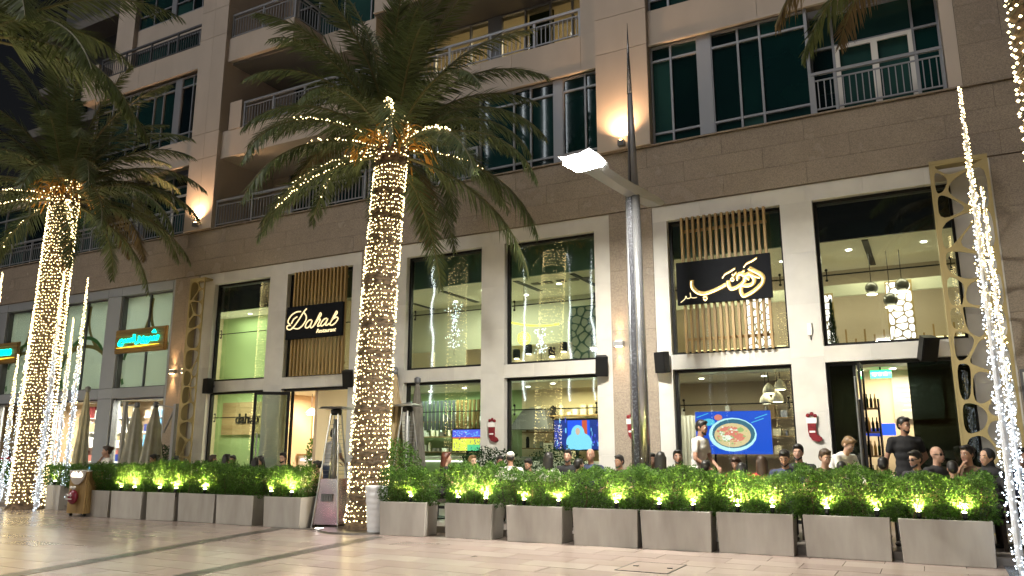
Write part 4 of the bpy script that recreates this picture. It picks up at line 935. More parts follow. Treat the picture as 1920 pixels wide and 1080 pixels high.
rg = random.Random(77)
for u, (xa, xb, y, z0, lb) in enumerate(((-13.6,-10.2,18.8,1.35,'crowded kitchen shelf behind the sports television'),(-9.7,-6.5,18.8,1.45,'crowded kitchen shelf beside the blue television'),(-5.9,-2.8,19.0,1.3,'low shelf of jars behind the food banner'),(-16.9,-14.6,19.4,1.5,'shelf of cups behind the till counter'))):
    sh_ = empty('stocked_shelf', ((xa+xb)/2,y,z0), lb, 'shelf')
    for j in range(3):
        W('board', MB().box(xa,xb,y-.2,y+.1,z0+j*.42,z0+j*.42+.03), MT['wood'], sh_); x = xa+.05
        while x < xb-.15:
            h = rg.uniform(.08,.3); r = rg.uniform(.03,.09)
            mm = MT[rg.choice(['white_paint','steel','wood','white_paint','black','shade_cream','shade_cream','steel'])]
            if rg.random() < .5: W('jar', MB().lathe([(r,0),(r,h*.8),(r*.6,h)],10,(x+r,y-.05,z0+j*.42+.03)), mm, sh_)
            else: W('carton', MB().box(x,x+2*r,y-.12,y+.02,z0+j*.42+.03,z0+j*.42+.03+h), mm, sh_)
            x += 2*r+rg.uniform(.02,.14)

# ------------------------------------------------------------------ planters, hedges, ground spots
def leaf_cloud(n, sx, sy, sz, seed, size=.046, shell=.55, flat_top=True, ell=False):
    rg = random.Random(seed); mb = MB(); V, Fc = mb.v, mb.f
    lump = [(rg.uniform(-sx,sx), rg.uniform(-sy,sy), rg.uniform(.1,1)*sz, rg.uniform(.10,.24)) for _ in range(16)]
    for _ in range(n):
        if ell:
            v = Vector((rg.gauss(0,1), rg.gauss(0,1), rg.gauss(0,1))).normalized()*(rg.random()**.28)
            p = Vector((v.x*sx, v.y*sy, sz/2+v.z*sz/2))
        else:
            p = Vector((rg.uniform(-sx,sx), rg.uniform(-sy,sy), rg.random()*sz))
            if rg.random() < shell:
                a = rg.random()
                if a < .42: p.y = -sy+abs(rg.gauss(0,.035))
                elif a < .62: p.y = sy-abs(rg.gauss(0,.035))
                elif a < .92: p.z = sz-abs(rg.gauss(0,.05))
                else: p.x = sx*rg.choice((-1,1))+rg.gauss(0,.03)
            k = 1.0 + .25*math.sin(p.x*7+seed)*math.sin(p.z*6+seed*2)
            p.y = p.y*k*(.50+.58*min(1,p.z/.38))+.03; p.z *= 1+.07*math.sin(p.x*9+seed*3)+.05*math.sin(p.x*23+p.y*13)
            if rg.random() < .05: p.z += rg.uniform(0,.06); p.y *= 1.1
        s = size*rg.uniform(.6,1.25)
        d = Vector((rg.gauss(0,1), rg.gauss(0,1)-.5, rg.gauss(.35,.8))).normalized()
        t = d.cross(Vector((rg.gauss(0,1), rg.gauss(0,1), rg.gauss(0,1))))
        if t.length < 1e-3: continue
        t.normalize(); nrm = d.cross(t); c = len(V)
        V += [tuple(p), tuple(p+d*s*.5+t*s*.26+nrm*s*.06), tuple(p+d*s), tuple(p+d*s*.5-t*s*.26+nrm*s*.06)]
        Fc.append((c,c+1,c+2,c+3))
    return mb
hedge_mesh = [leaf_cloud(10500, .60, .27, .60, 40+k, .038).mesh('foliage', MT['leaf']) for k in range(4)]
def stems(seed, sx=.5, h=.5):
    rg = random.Random(seed); mb = MB()
    for k in range(9):
        x = rg.uniform(-sx,sx); y = rg.uniform(-.12,.12); q = (x+rg.uniform(-.15,.15), y+rg.uniform(-.15,.15), h*rg.uniform(.6,1))
        mb.tube([(x,y,-.05),((x+q[0])/2+.03,(y+q[1])/2,h*.35),q],[.012,.009,.004],5)
    return mb.mesh('stems', MT['twig'])
stem_mesh = [stems(k) for k in range(4)]
ORD = ['first','second','third','fourth','fifth','sixth','seventh','eighth']
def planter(x0, x1, yl, yr, label, hlabel, k, h=.56, dep=.47, top=1.12, mat='planter', group='stone planter boxes along the terrace'):
    ang = math.atan2(yr-yl, x1-x0); L = math.hypot(x1-x0, yr-yl); c = Vector(((x0+x1)/2, (yl+yr)/2, 0))
    t = empty('planter_box', c, label, 'planter', group, ang)
    a, b = L/2, L/2-.018; th = .03
    mb = MB()
    o = lambda s, d, z: [(-s,d[0],z),(s,d[0],z),(s,d[1],z),(-s,d[1],z)]
    lo = o(b,(.012,dep-.012),.0); hi = o(a,(0,dep),h); ihi = o(a-th,(th,dep-th),h); ilo = o(a-th,(th,dep-th),h-.07)
    mb.add(lo+hi+ihi+ilo, [(3,2,1,0)] + [(i,(i+1)%4,4+(i+1)%4,4+i) for i in range(4)] + [(4+i,4+(i+1)%4,8+(i+1)%4,8+i) for i in range(4)] + [(8+i,8+(i+1)%4,12+(i+1)%4,12+i) for i in range(4)])
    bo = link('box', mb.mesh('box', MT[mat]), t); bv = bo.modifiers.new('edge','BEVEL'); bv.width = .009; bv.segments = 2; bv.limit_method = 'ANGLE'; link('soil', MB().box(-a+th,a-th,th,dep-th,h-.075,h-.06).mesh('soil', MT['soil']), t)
    n = Vector((-math.sin(ang), math.cos(ang), 0)); hp = c + n*dep/2
    s = empty('hedge_shrub', (hp.x,hp.y,h-.06), hlabel, 'hedge', 'clipped hedge shrubs in the planters', ang)
    top += .05*math.sin(k*2.7+x0); sc_ = (max(L,.9)*(.94 if 'first planter from the heater' in hlabel else 1.12)/1.2, 1.0, (top-h+.06)/.60)
    link('foliage', hedge_mesh[k % 4], s, (0,0,0), None, sc_); tag(link('stems', stem_mesh[k % 4], s, (0,0,0), None, (L/1.2,1,1)), kind='stuff')
    return t
def ground_spot(x, y, z, label, e=9.0):
    t = empty('planter_spotlight', (x,y,z), label, 'spotlight', 'small spotlights among the hedge leaves')
    W('stake', MB().tube([(x,y+.02,z-.12),(x,y+.02,z-.01)],.008,5), MT['black'], t)
    W('housing', MB().tube([(x,y-.02,z-.02),(x,y+.02,z+.05)],[.028,.034],10), MT['black'], t)
    W('lens', MB().ball((x,y+.012,z+.056),(.030,.030,.016),10,6), MT['spot_glow'], t)
    lamp('SPOT','spot_lamp',(x,y-.0,z+.085),e,(1,.81,.30),t,spot_size=R(165),spot_blend=.6,shadow_soft_size=.03,rot=(R(180-6),0,0))
RP = [(-8.60,-7.70,11.13,11.22),(-7.38,-6.48,11.32,11.35),(-6.22,-5.24,11.36,11.40),(-5.05,-4.02,11.37,11.44),(-3.98,-2.94,11.44,11.52),(-2.88,-1.83,11.58,11.62),(-1.71,-.62,11.67,11.70),(-.52,.55,11.66,11.68)]
for k, (a, b, c, d) in enumerate(RP):
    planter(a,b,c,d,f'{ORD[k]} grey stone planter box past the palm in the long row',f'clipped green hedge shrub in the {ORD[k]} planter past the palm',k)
LP = [(-11.44,-10.53,11.22,11.26),(-12.73,-11.75,11.22,11.26),(-13.87,-12.82,11.24,11.26),(-14.72,-13.93,11.14,11.2),(-15.81,-14.85,11.08,11.12),(-16.75,-15.87,11.06,11.08)]
for k, (a, b, c, d) in enumerate(LP):
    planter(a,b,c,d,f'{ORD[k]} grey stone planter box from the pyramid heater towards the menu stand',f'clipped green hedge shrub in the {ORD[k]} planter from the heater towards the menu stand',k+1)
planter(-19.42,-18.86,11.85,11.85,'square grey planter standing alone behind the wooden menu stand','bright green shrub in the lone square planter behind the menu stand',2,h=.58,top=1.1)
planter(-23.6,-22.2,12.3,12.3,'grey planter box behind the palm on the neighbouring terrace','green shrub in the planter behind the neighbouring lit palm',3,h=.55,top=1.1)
for k, x in enumerate((-8.02,-7.15,-6.62,-5.92,-5.32,-4.36,-3.70,-3.20,-2.58,-2.10,-1.39,-.77,-.27,.25)):
    i = min(range(8), key=lambda q: abs((RP[q][0]+RP[q][1])/2-x)); y = RP[i][2]+(RP[i][3]-RP[i][2])*(x-RP[i][0])/(RP[i][1]-RP[i][0])+.05
    nm = 'glaring bare spotlight' if k == 2 else 'warm spotlight'; end = 'nearer' if x < (RP[i][0]+RP[i][1])/2 else 'further'
    ground_spot(x,y,.60,f'{nm} under leaves of the {ORD[i]} planter past the palm, {end} end', 170 if k == 2 else 115*(.45+.9*((k*37)%11)/10))
for k, x in enumerate((-15.60,-15.15,-14.42,-13.92,-13.18,-11.32,-10.8)):
    i = min(range(6), key=lambda q: abs((LP[q][0]+LP[q][1])/2-x)); y = LP[i][2]+.06
    end = 'nearer' if x > (LP[i][0]+LP[i][1])/2 else 'further'
    ground_spot(x,y,.60,f'warm spotlight under leaves of the {ORD[i]} planter from the heater, {end} end', 115*(.45+.9*((k*29)%11)/10))
ground_spot(-19.2,11.9,.62,'small warm spotlight in the lone square planter',30)
ground_spot(-22.9,12.4,.6,'small warm spotlight in the neighbouring planter',30)
# looser bushes on the terrace
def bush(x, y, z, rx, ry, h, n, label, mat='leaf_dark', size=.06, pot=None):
    t = empty('terrace_bush', (x,y,z), label, 'bush')
    link('foliage', leaf_cloud(n,rx,ry,h,int(abs(x)*100)%97,size,ell=True).mesh('foliage', MT[mat]), t, (0,0,.25))
    tag(link('stems', stem_mesh[1], t, (0,0,.1), None, (rx,1,.8)), kind='stuff')
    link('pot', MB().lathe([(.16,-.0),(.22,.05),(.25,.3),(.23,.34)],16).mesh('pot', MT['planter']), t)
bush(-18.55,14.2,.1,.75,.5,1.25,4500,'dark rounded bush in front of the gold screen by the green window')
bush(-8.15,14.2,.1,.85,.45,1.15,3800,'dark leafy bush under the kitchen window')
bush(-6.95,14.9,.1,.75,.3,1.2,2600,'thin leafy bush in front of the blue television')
bush(-15.6,17.2,.1,.3,.3,1.5,1200,'green leafy indoor plant inside the open door','leaf',.09)
bush(-9.15,12.3,.1,.6,.4,1.3,4200,'loose green shrub growing beside the main palm trunk','leaf',.05)

# ------------------------------------------------------------------ palms
def frond_mesh(Lg, e0, droop, seed, mat, wid=.027, ll0=.58, side=0.0):
    rg = random.Random(seed); N_ = 26; pts = []; p = Vector((0,0,0)); tn = []
    for i in range(N_+1):
        s = i/N_; e = e0 - droop*(s**1.35); d = Vector((math.cos(e)*math.cos(side*s), math.cos(e)*math.sin(side*s), math.sin(e)))
        pts.append(p.copy()); tn.append(d); p = p + d*(Lg/N_)
    mb = MB(); nl = 124
    for j in range(nl):
        s = .13 + .87*(j+rg.random()*.5)/nl; f = s*N_; i = min(int(f), N_-1); q = pts[i].lerp(pts[i+1], f-i); t = tn[i]
        sv = Vector((-math.sin(side*s), math.cos(side*s), 0)); sv = (sv - t*sv.dot(t)).normalized(); up = t.cross(sv)*-1
        if up.z < 0 and abs(e0) < 1.2: pass
        ln = ll0*(.45+.55*math.sin(math.pi*min(1,(s*.92+.04))**.8))*(1.0 if s < .85 else 1-(s-.85)*3.2)
        for sg in (-1,1):
            a = R(62-34*s) + rg.gauss(0,.08); v = rg.gauss(.28,.16)
            d = (t*math.cos(a) + sv*(sg*math.sin(a)) + up*v).normalized(); l = ln*rg.uniform(.82,1.1)
            if l < .06 or rg.random() < .07: continue
            w_ = wid*rg.uniform(.8,1.1)*.5; wv = (t - d*t.dot(d)).normalized()*w_
            m_ = q + d*l*.5 + Vector((0,0,-.02*l)); e_ = q + d*l + Vector((0,0,-.10*l*rg.uniform(.4,1.5)))
            mb.add([q-wv*.7, q+wv*.7, m_+wv, m_-wv, e_], [(0,1,2,3),(3,2,4)])
    nv = len(mb.v)
    me = mb.mesh('frond', mat); me.materials.append(MT['rachis'])
    rb = MB().tube(pts, [.032*(1-.85*i/N_)+.004 for i in range(N_+1)], 5)
    bm = bmesh.new(); bm.from_mesh(me); vs = [bm.verts.new(v) for v in rb.v]
    for f in rb.f:
        fc = bm.faces.new([vs[i] for i in f]); fc.material_index = 1
    bm.to_mesh(me); bm.free()
    me['path'] = [c for q in pts for c in q]
    return me
FR = []                                       # (elevation, mesh)
for i, (e0, dr) in enumerate(((84,34),(76,48),(67,60),(58,72),(49,82),(40,88),(30,90),(18,82),(4,70),(-14,56))):
    for v in range(2): FR.append((e0, frond_mesh(3.55+.35*((i+v)%3)/2, R(e0-3*v), R(dr+7*v), 100+i*2+v, MT['palm_leaf'], side=(.18 if v else -.15))))
DRY = [frond_mesh(3.3, R(10), R(78), 300, MT['palm_dry']), frond_mesh(3.0, R(-5), R(72), 301, MT['palm_dry'], side=.2)]
def trunk_mesh(h, r0, r1, seed, lean=(0,0)):
    rg = random.Random(seed); nu, nv = 44, int(h/.045); mb = MB()
    for j in range(nv+1):
        t = j/nv; z = t*h; r = r0+(r1-r0)*t + .06*max(0,1-z/.5)**2*1.2 + .07*max(0,(t-.9)/.1)
        for i in range(nu):
            u = i/nu; row = z/.19; off = .5 if int(row) % 2 else 0; c = (u*9+off) % 1; fr = row % 1
            b = .075*(1-abs(2*c-1)**2)*(1-fr)**.6 + .006*math.sin(u*37+z*21) + rg.uniform(-.004,.004)
            x = (r+b)*math.cos(2*math.pi*u); y = (r+b)*math.sin(2*math.pi*u)
            mb.v.append((x+lean[0]*t*t, y+lean[1]*t*t, z))
    for j in range(nv):
        for i in range(nu): mb.f.append((j*nu+i, j*nu+(i+1)%nu, (j+1)*nu+(i+1)%nu, (j+1)*nu+i))
    return mb.mesh('trunk', MT['bark'], smooth=True)
def make_palm(loc, h, r0, r1, lean, label, group, seed, counts, scale=1.0, stalks=True, skip=None, extra=()):
    t = empty('palm_tree', loc, label, 'palm tree', group); rg = random.Random(seed)
    link('trunk', trunk_mesh(h, r0, r1, seed, lean), t); top = Vector((lean[0], lean[1], h)); out = []
    for i, n in enumerate(counts):
        for k in range(n):
            e0, me = FR[i*2+rg.randrange(2)]; az = 2*math.pi*(k+rg.random()*.7)/n + i*1.3
            if skip and skip(az % (2*math.pi), e0): continue
            z = top + Vector((math.cos(az)*.16, math.sin(az)*.16, .42-.075*i)); s = scale*rg.uniform(.9,1.07)
            if rg.random() < .06: me = DRY[rg.randrange(2)]
            o = link('frond', me, t, z, (rg.uniform(-.12,.12), 0, az), s); out.append((e0, az, o, me, s))
    for (e, az, me, s) in extra:
        o = link('frond', me, t, top+Vector((math.cos(az)*.16, math.sin(az)*.16, .1)), (0,0,az), s); out.append((e, az, o, me, s))
    link('crown_heart', MB().lathe([(r1*.9,-.3),(r1*1.15,.0),(r1*.8,.4),(.08,.75)],16,tuple(top)).mesh('crown_heart', MT['bark']), t)
    if stalks:
        for cl, (az, n) in enumerate(((R(-150),15),(R(-35),18),(R(-95),8),(R(40),12),(R(120),10))):
            mb = MB()
            for k in range(n):
                a = az + rg.gauss(0,.3); Lk_ = rg.uniform(.45,.85); b = top+Vector((math.cos(a)*.25, math.sin(a)*.25, rg.uniform(-.15,.15)))
                m_ = b+Vector((math.cos(a)*Lk_*.55, math.sin(a)*Lk_*.55, rg.uniform(-.05,.2))); e_ = b+Vector((math.cos(a)*Lk_*.9, math.sin(a)*Lk_*.9, rg.uniform(-.45,-.1)))
                mb.tube(smooth_path([b,m_,e_],4),[.022]*4+[.02]*4+[.012],5,flat=.5)
            link('flower_stalks', mb.mesh('flower_stalks', MT['stalk']), t)
    return t, top, out
def wrap_lights(name, loc, h, r0, r1, lean, z0, z1, pitch, per, seed, label, led, size=.0135, group=None, dens=None):
    t = empty('string_lights', loc, label, 'string lights', group or 'fairy lights wound round palm trunks'); rg = random.Random(seed); mb = MB(); cp = []
    n = int((z1-z0)/pitch*per)
    for k in range(n):
        z = z0+(z1-z0)*k/n; u = z/h; a = 2*math.pi*k/per + rg.gauss(0,.05)
        if k % 2 == 0: r_ = r0+(r1-r0)*u+.06*max(0,1-z/.5)**2*1.2+.066; cp.append((r_*math.cos(a)+lean[0]*u*u, r_*math.sin(a)+lean[1]*u*u, z))
        if dens and rg.random() > dens(z): continue
        zz = z+rg.gauss(0,pitch*.16); r = r0+(r1-r0)*u+.06*max(0,1-z/.5)**2*1.2+.075+rg.uniform(0,.015)
        mb.octa((r*math.cos(a)+lean[0]*u*u, r*math.sin(a)+lean[1]*u*u, zz), size*rg.uniform(.75,1.25))
    tag(link('bulbs', mb.mesh('bulbs', MT[led]), t), kind='stuff'); link('cord', MB().tube(cp,.006,3,cap=False).mesh('cord', MT['cord']), t)
    return t
def frond_lights(palm_loc, fr, label, s0=.08, s1=.75, n=46, led='led_warm', size=.014):
    e0, az, o, me, s = fr; p = list(me['path']); P = [Vector(p[i:i+3]) for i in range(0, len(p), 3)]
    Mx = Matrix.Translation(Vector(palm_loc)+o.location) @ o.rotation_euler.to_matrix().to_4x4() @ Matrix.Scale(s,4); rg = random.Random(int(az*100)); mb = MB(); cp = []
    for k in range(n):
        f = (s0+(s1-s0)*k/n)*(len(P)-1); i = int(f); q = P[i].lerp(P[min(i+1,len(P)-1)], f-i)
        q = Mx @ (q+Vector((rg.gauss(0,.012), rg.gauss(0,.03), .035+rg.gauss(0,.02)))); cp.append(q); mb.octa(q, size*rg.uniform(.8,1.2))
    t = empty('string_lights', cp[0], label, 'string lights', 'fairy lights strung along palm fronds')
    tag(W('bulbs', mb, MT[led], t), kind='stuff'); W('cord', MB().tube(cp,.005,3), MT['cord'], t)

CN = (4,5,5,5,6,6,6,6,5,3)
mp_loc = (-9.33,11.72,0); mlean = (.33,-.02)
mpalm, mtop, mfr = make_palm(mp_loc,7.45,.30,.235,mlean,'tall date palm with light-wound trunk between the two planter rows','date palms on the plaza',21,CN,.93)
pit = empty('palm_grate', (-9.33,11.72,0), 'dark ring grate round the foot of the main palm', 'tree grate'); link('ring', MB().lathe([(.42,.0),(.42,.03),(.85,.03),(.88,.0)],36,cap=False).mesh('ring', MT['strip']), pit)
wrap_lights('m',mp_loc,7.45,.30,.235,mlean,.12,8.0,.085,40,5,'warm fairy lights wound round the main palm trunk','led_warm',size=.0115,dens=lambda z: .95 if (z*1.55+.25*math.sin(z*2.1)) % 1 > .24 else .2)
mb_t = [f for f in mfr if f[0] < 20]
def pick(az0, lst, used):
    b = min((f for f in lst if id(f) not in used), key=lambda f: abs((f[1]-az0+math.pi) % (2*math.pi)-math.pi)+(.5 if f[0] > 10 else 0)); used.add(id(b)); return b
us = set()
for k, (az, nm) in enumerate(((R(-12),'longest drooping frond towards the lamp post'),(R(-75),'short frond hanging in front of the trunk'),(R(-50),'frond hanging beside the trunk towards the kitchen window'),(R(-155),'drooping frond over the Dahab sign'),(R(-130),'steep frond hanging over the open door'),(R(172),'outermost drooping frond towards the west pilaster'),(R(-100),'frond crossing in front of the flower stalks'),(R(20),'frond behind the lamp head side'),(R(-170),'upper frond reaching over the balcony railing'))):
    frond_lights(mp_loc, pick(az, mb_t, us), f'warm fairy lights along the main palm {nm}', s1=(.62,.5,.85,.8,.85,.9,.6,.5,.6)[k], n=(60,24,46,40,40,40,30,26,34)[k])
lp_loc = (-20.0,11.75,0)
lpalm, ltop, lfr = make_palm(lp_loc,8.2,.33,.27,(.02,0),'date palm with cool white lit trunk near the neighbouring shop','date palms on the plaza',33,CN,.97)
wrap_lights('l',lp_loc,8.2,.33,.27,(.02,0),.1,8.5,.088,38,6,'fairy lights wound round the palm trunk near the neighbouring shop','led_warm',size=.013)
lb = [f for f in lfr if f[0] < 20]; us = set()
for k, (az, nm) in enumerate(((R(-20),'frond reaching towards the pilaster'),(R(-60),'steep frond in front of the windows'),(R(-160),'frond drooping to the picture edge'),(R(-100),'frond hanging by its trunk'))):
    frond_lights(lp_loc, pick(az, lb, us), f'warm fairy lights along the neighbouring palm {nm}', s1=.8, n=40, size=.016)
# near palms whose trunks stand outside the view
DRY += [frond_mesh(3.0, R(-6), R(64), 305, MT['palm_dry'], ll0=.5), frond_mesh(2.9, R(-14), R(56), 306, MT['palm_leaf'], ll0=.5)]
rp_loc = (1.42,8.7,0)
rpalm, rtop, rfr = make_palm(rp_loc,7.55,.31,.25,(0,0),'near date palm at the frame edge, trunk wound with warm lights','date palms on the plaza',47,(5,6,6,6,6,0,0,0,0,0),.9,stalks=False,extra=((-6,R(186),DRY[2],1.0),(-14,R(172),DRY[3],1.0),(-6,R(200),DRY[2],.9)))
wrap_lights('r',rp_loc,7.55,.31,.25,(0,0),.1,7.6,.13,20,8,'warm fairy lights wound round the near palm at the frame edge','led_warm',size=.016)
NEAR = [frond_mesh(4.0, R(6), R(72), 310, MT['palm_leaf'], wid=.04, ll0=.72, side=.05), frond_mesh(3.9, R(-2), R(66), 311, MT['palm_leaf'], wid=.04, ll0=.7), frond_mesh(3.8, R(16), R(80), 312, MT['palm_leaf'], wid=.04, ll0=.7)]
np_loc = (-15.35,6.9,0)
npalm, ntop, nfr = make_palm(np_loc,9.0,.32,.26,(0,0),'near date palm with one big frond hanging in at the upper corner','date palms on the plaza',52,(4,5,5,5,5,0,0,0,0,0),1.0,stalks=False,extra=((6,R(2),NEAR[0],1.0),(-2,R(24),NEAR[1],1.0),(16,R(-14),NEAR[2],1.0),(-2,R(48),NEAR[1],.95)))
wrap_lights('n',np_loc,9.0,.32,.26,(0,0),.1,9.0,.14,18,9,'warm fairy lights wound round the near palm outside the upper corner','led_warm',size=.016)
# two lit palms across the plaza, seen as reflections in the shop glass
for k, (x, y) in enumerate(((-8.4,-4.2),(-5.4,-3.0))):
    pl, tp, ff = make_palm((x,y,0),7.4,.29,.23,(0,0),('lit date palm across the plaza reflected in the food banner window','second lit date palm across the plaza, closer to the viewer')[k],'date palms on the plaza',60+k,(3,4,4,4,4,3,3,0,0,0))
    wrap_lights('b',(x,y,0),7.4,.29,.23,(0,0),.1,7.3,.13,18,70+k,('fairy lights on the reflected palm trunk across the plaza','fairy lights on the second reflected palm trunk')[k],'led_cool' if k == 0 else 'led_warm')

# ------------------------------------------------------------------ slim light poles
def light_pole(x, y, h, r, label, seed, dens=1.0, warm_top=.62):
    t = empty('light_pole', (x,y,0), label, 'light pole', 'slim tapered poles wound with fairy lights'); rg = random.Random(seed)
    link('core', MB().tube([(0,0,0),(0,0,.1),(0,0,h*.5),(0,0,h)],[r*.25,r*.5,r*.4,.012],8).mesh('core', MT['pole_core']), t)
    c = MB(); wm = MB(); n = int(h*125*dens)
    for k in range(n):
        z = h*(k+rg.random())/n; u = z/h; rr = (r*.62*min(1,(1-u)*2.2)+r*.38*(1-u)+.016)*(1 if z > .35 else .45+z*1.5)*rg.uniform(.55,1.05); a = rg.random()*2*math.pi; q = (rr*math.cos(a), rr*math.sin(a), z)
        (wm if rg.random() < (u-warm_top+.25)*2.2 else c).octa(q, rg.uniform(.007,.012))
    tag(link('cool_bulbs', c.mesh('cool_bulbs', MT['led_cool']), t), kind='stuff'); tag(link('warm_bulbs', wm.mesh('warm_bulbs', MT['led_warm']), t), kind='stuff')
light_pole(.76,11.35,6.25,.085,'tall slim pole of cool white fairy lights past the last planter',1)
light_pole(.88,11.5,4.85,.045,'shorter slim pole of fairy lights behind the tall one past the last planter',2)
light_pole(-18.95,12.0,5.8,.075,'taller slim light pole behind the wooden menu stand',3)
light_pole(-19.45,12.05,4.8,.07,'shorter slim light pole beside the neighbouring palm',4)
light_pole(-20.52,11.62,5.0,.10,'slim light pole on the far side of the neighbouring palm trunk',5)
light_pole(-19.26,11.55,5.9,.10,'slim light pole on the near side of the neighbouring palm trunk',6)
light_pole(-22.0,12.2,4.0,.07,'low slim light pole near the picture edge before the Latin neon sign',7)
light_pole(-22.95,12.0,6.4,.09,'tall slim light pole right at the picture edge',8)
# ------------------------------------------------------------------ street lamp
def street_lamp(loc, rz, label, power):
    t = empty('street_lamp', loc, label, 'street lamp', 'street lamps on the plaza', rz)
    def blade(dx, w0, w1, z0, z1, d0, d1, y=0):
        return MB().hull([(dx-w0/2,-d0+y,z0),(dx+w0/2,-d0+y,z0),(dx+w0/2+.01,d0+y,z0),(dx-w0/2-.01,d0+y,z0)],[(dx-w1/2,-d1+y,z1),(dx+w1/2,-d1+y,z1),(dx+w1/2+.004,d1+y,z1),(dx-w1/2-.004,d1+y,z1)])
    def shaft(x0, x1, w0, w1, z0, z1, n=14):
        return MB().tube([(x0,0,z0),(x1,0,z1)],[w0,w1],n)
    link('pole', shaft(.065,.05,.10,.075,0,5.95).mesh('pole', MT['chrome'], True), t); link('pole', shaft(-.15,-.115,.042,.034,0,5.95,10).mesh('pole', MT['chrome'], True), t)
    link('web', MB().hull([(-.12,-.06,.0),(-.02,-.06,.0),(-.02,.03,.0),(-.12,.03,.0)],[(-.095,-.045,5.9),(-.015,-.045,5.9),(-.015,.03,5.9),(-.095,.03,5.9)]).mesh('web', MT['web']), t)
    link('mast', shaft(.05,.012,.065,.036,5.98,7.9).mesh('mast', MT['grey_paint'], True), t); link('mast', shaft(-.06,-.024,.036,.02,5.98,7.9,8).mesh('mast', MT['alu_dark'], True), t)
    link('spire', MB().tube([(0,0,7.9),(0,0,9.35)],[.05,.004],8).mesh('spire', MT['chrome'], True), t)
    link('base_plate', MB().lathe([(.24,0),(.24,.05),(.16,.09)],16).mesh('base_plate', MT['grey_paint']), t)
    # arm: flat hull-shaped wing lying over the plaza, tail behind the pole
    sec = [(.95,.20,.015),(.5,.24,.04),(0,.23,.075),(-.7,.21,.06),(-1.25,.22,.04),(-1.45,.30,.045),(-1.75,.33,.05),(-2.05,.30,.02)]
    mb = MB(); m_ = []
    for y, hw, th in sec:
        z = 5.98 + (.10*max(0,-y-1.1)); m_.append(len(mb.v)); mb.v += [(-hw,y,z+.02),(0,y,z+.03),(hw,y,z+.02),(hw*.45,y,z-th),(-hw*.45,y,z-th)]
    for a, b in zip(m_, m_[1:]):
        for k in range(5): mb.f.append((a+k,a+(k+1)%5,b+(k+1)%5,b+k))
    mb.f += [tuple(range(m_[0],m_[0]+5)), tuple(range(m_[-1],m_[-1]+5))[::-1]]
    link('arm', mb.mesh('arm', MT['grey_paint']), t)
    link('lens', MB().box(-.25,.25,-1.96,-1.50,5.97,6.0).mesh('lens', MT['lamp_white']), t, (0,0,.0))
    d = bpy.data.lights.new('lamp_light','AREA'); d.shape = 'RECTANGLE'; d.size = .5; d.size_y = .42; d.energy = power; d.color = (1,.95,.84)
    o = bpy.data.objects.new('lamp_light', d); COL.objects.link(o); o.parent = t; o.location = (0,-1.74,5.93)
    return t
street_lamp((-4.36,12.72,0),R(-8),'lit street lamp with chrome twin pole and flat wing arm',650)
street_lamp((-13.5,-3.5,0),R(172),'added unseen street lamp across the plaza, reflected in the granite band',760)  # extra lamps out of view, put in to light facade and planters
street_lamp((-1.5,-6.5,0),R(180),'added unseen street lamp across the plaza behind the viewer',760)
street_lamp((-27,-1,0),R(172),'added unseen street lamp across the plaza before the neighbouring shop',760)
# lit tower edges across the plaza, seen as wavering lines in the upper panes
for k, (x, y, wd, hh, nm) in enumerate(((-59,-105,15,150,'slim'),(-84,-108,20,120,'broad'))):
    tw = empty('distant_tower', (x,y,0), f'{nm} tower with lit edges across the plaza, seen in reflections', 'tower', 'towers across the plaza')
    link('shaft', MB().box(-wd/2,wd/2,-wd/2,wd/2,0,hh).mesh('shaft', MT['alu_dark']), tw)
    mb = MB()
    for i in range(4): mb.box(-wd/2+i*wd/3.2,-wd/2+i*wd/3.2+.11,wd/2,wd/2+.3,10,hh-5-7*i)
    link('edge_lights', mb.mesh('edge_lights', emis('tower_line%d' % k, (.9,.97,1.0), 9.0)), tw)

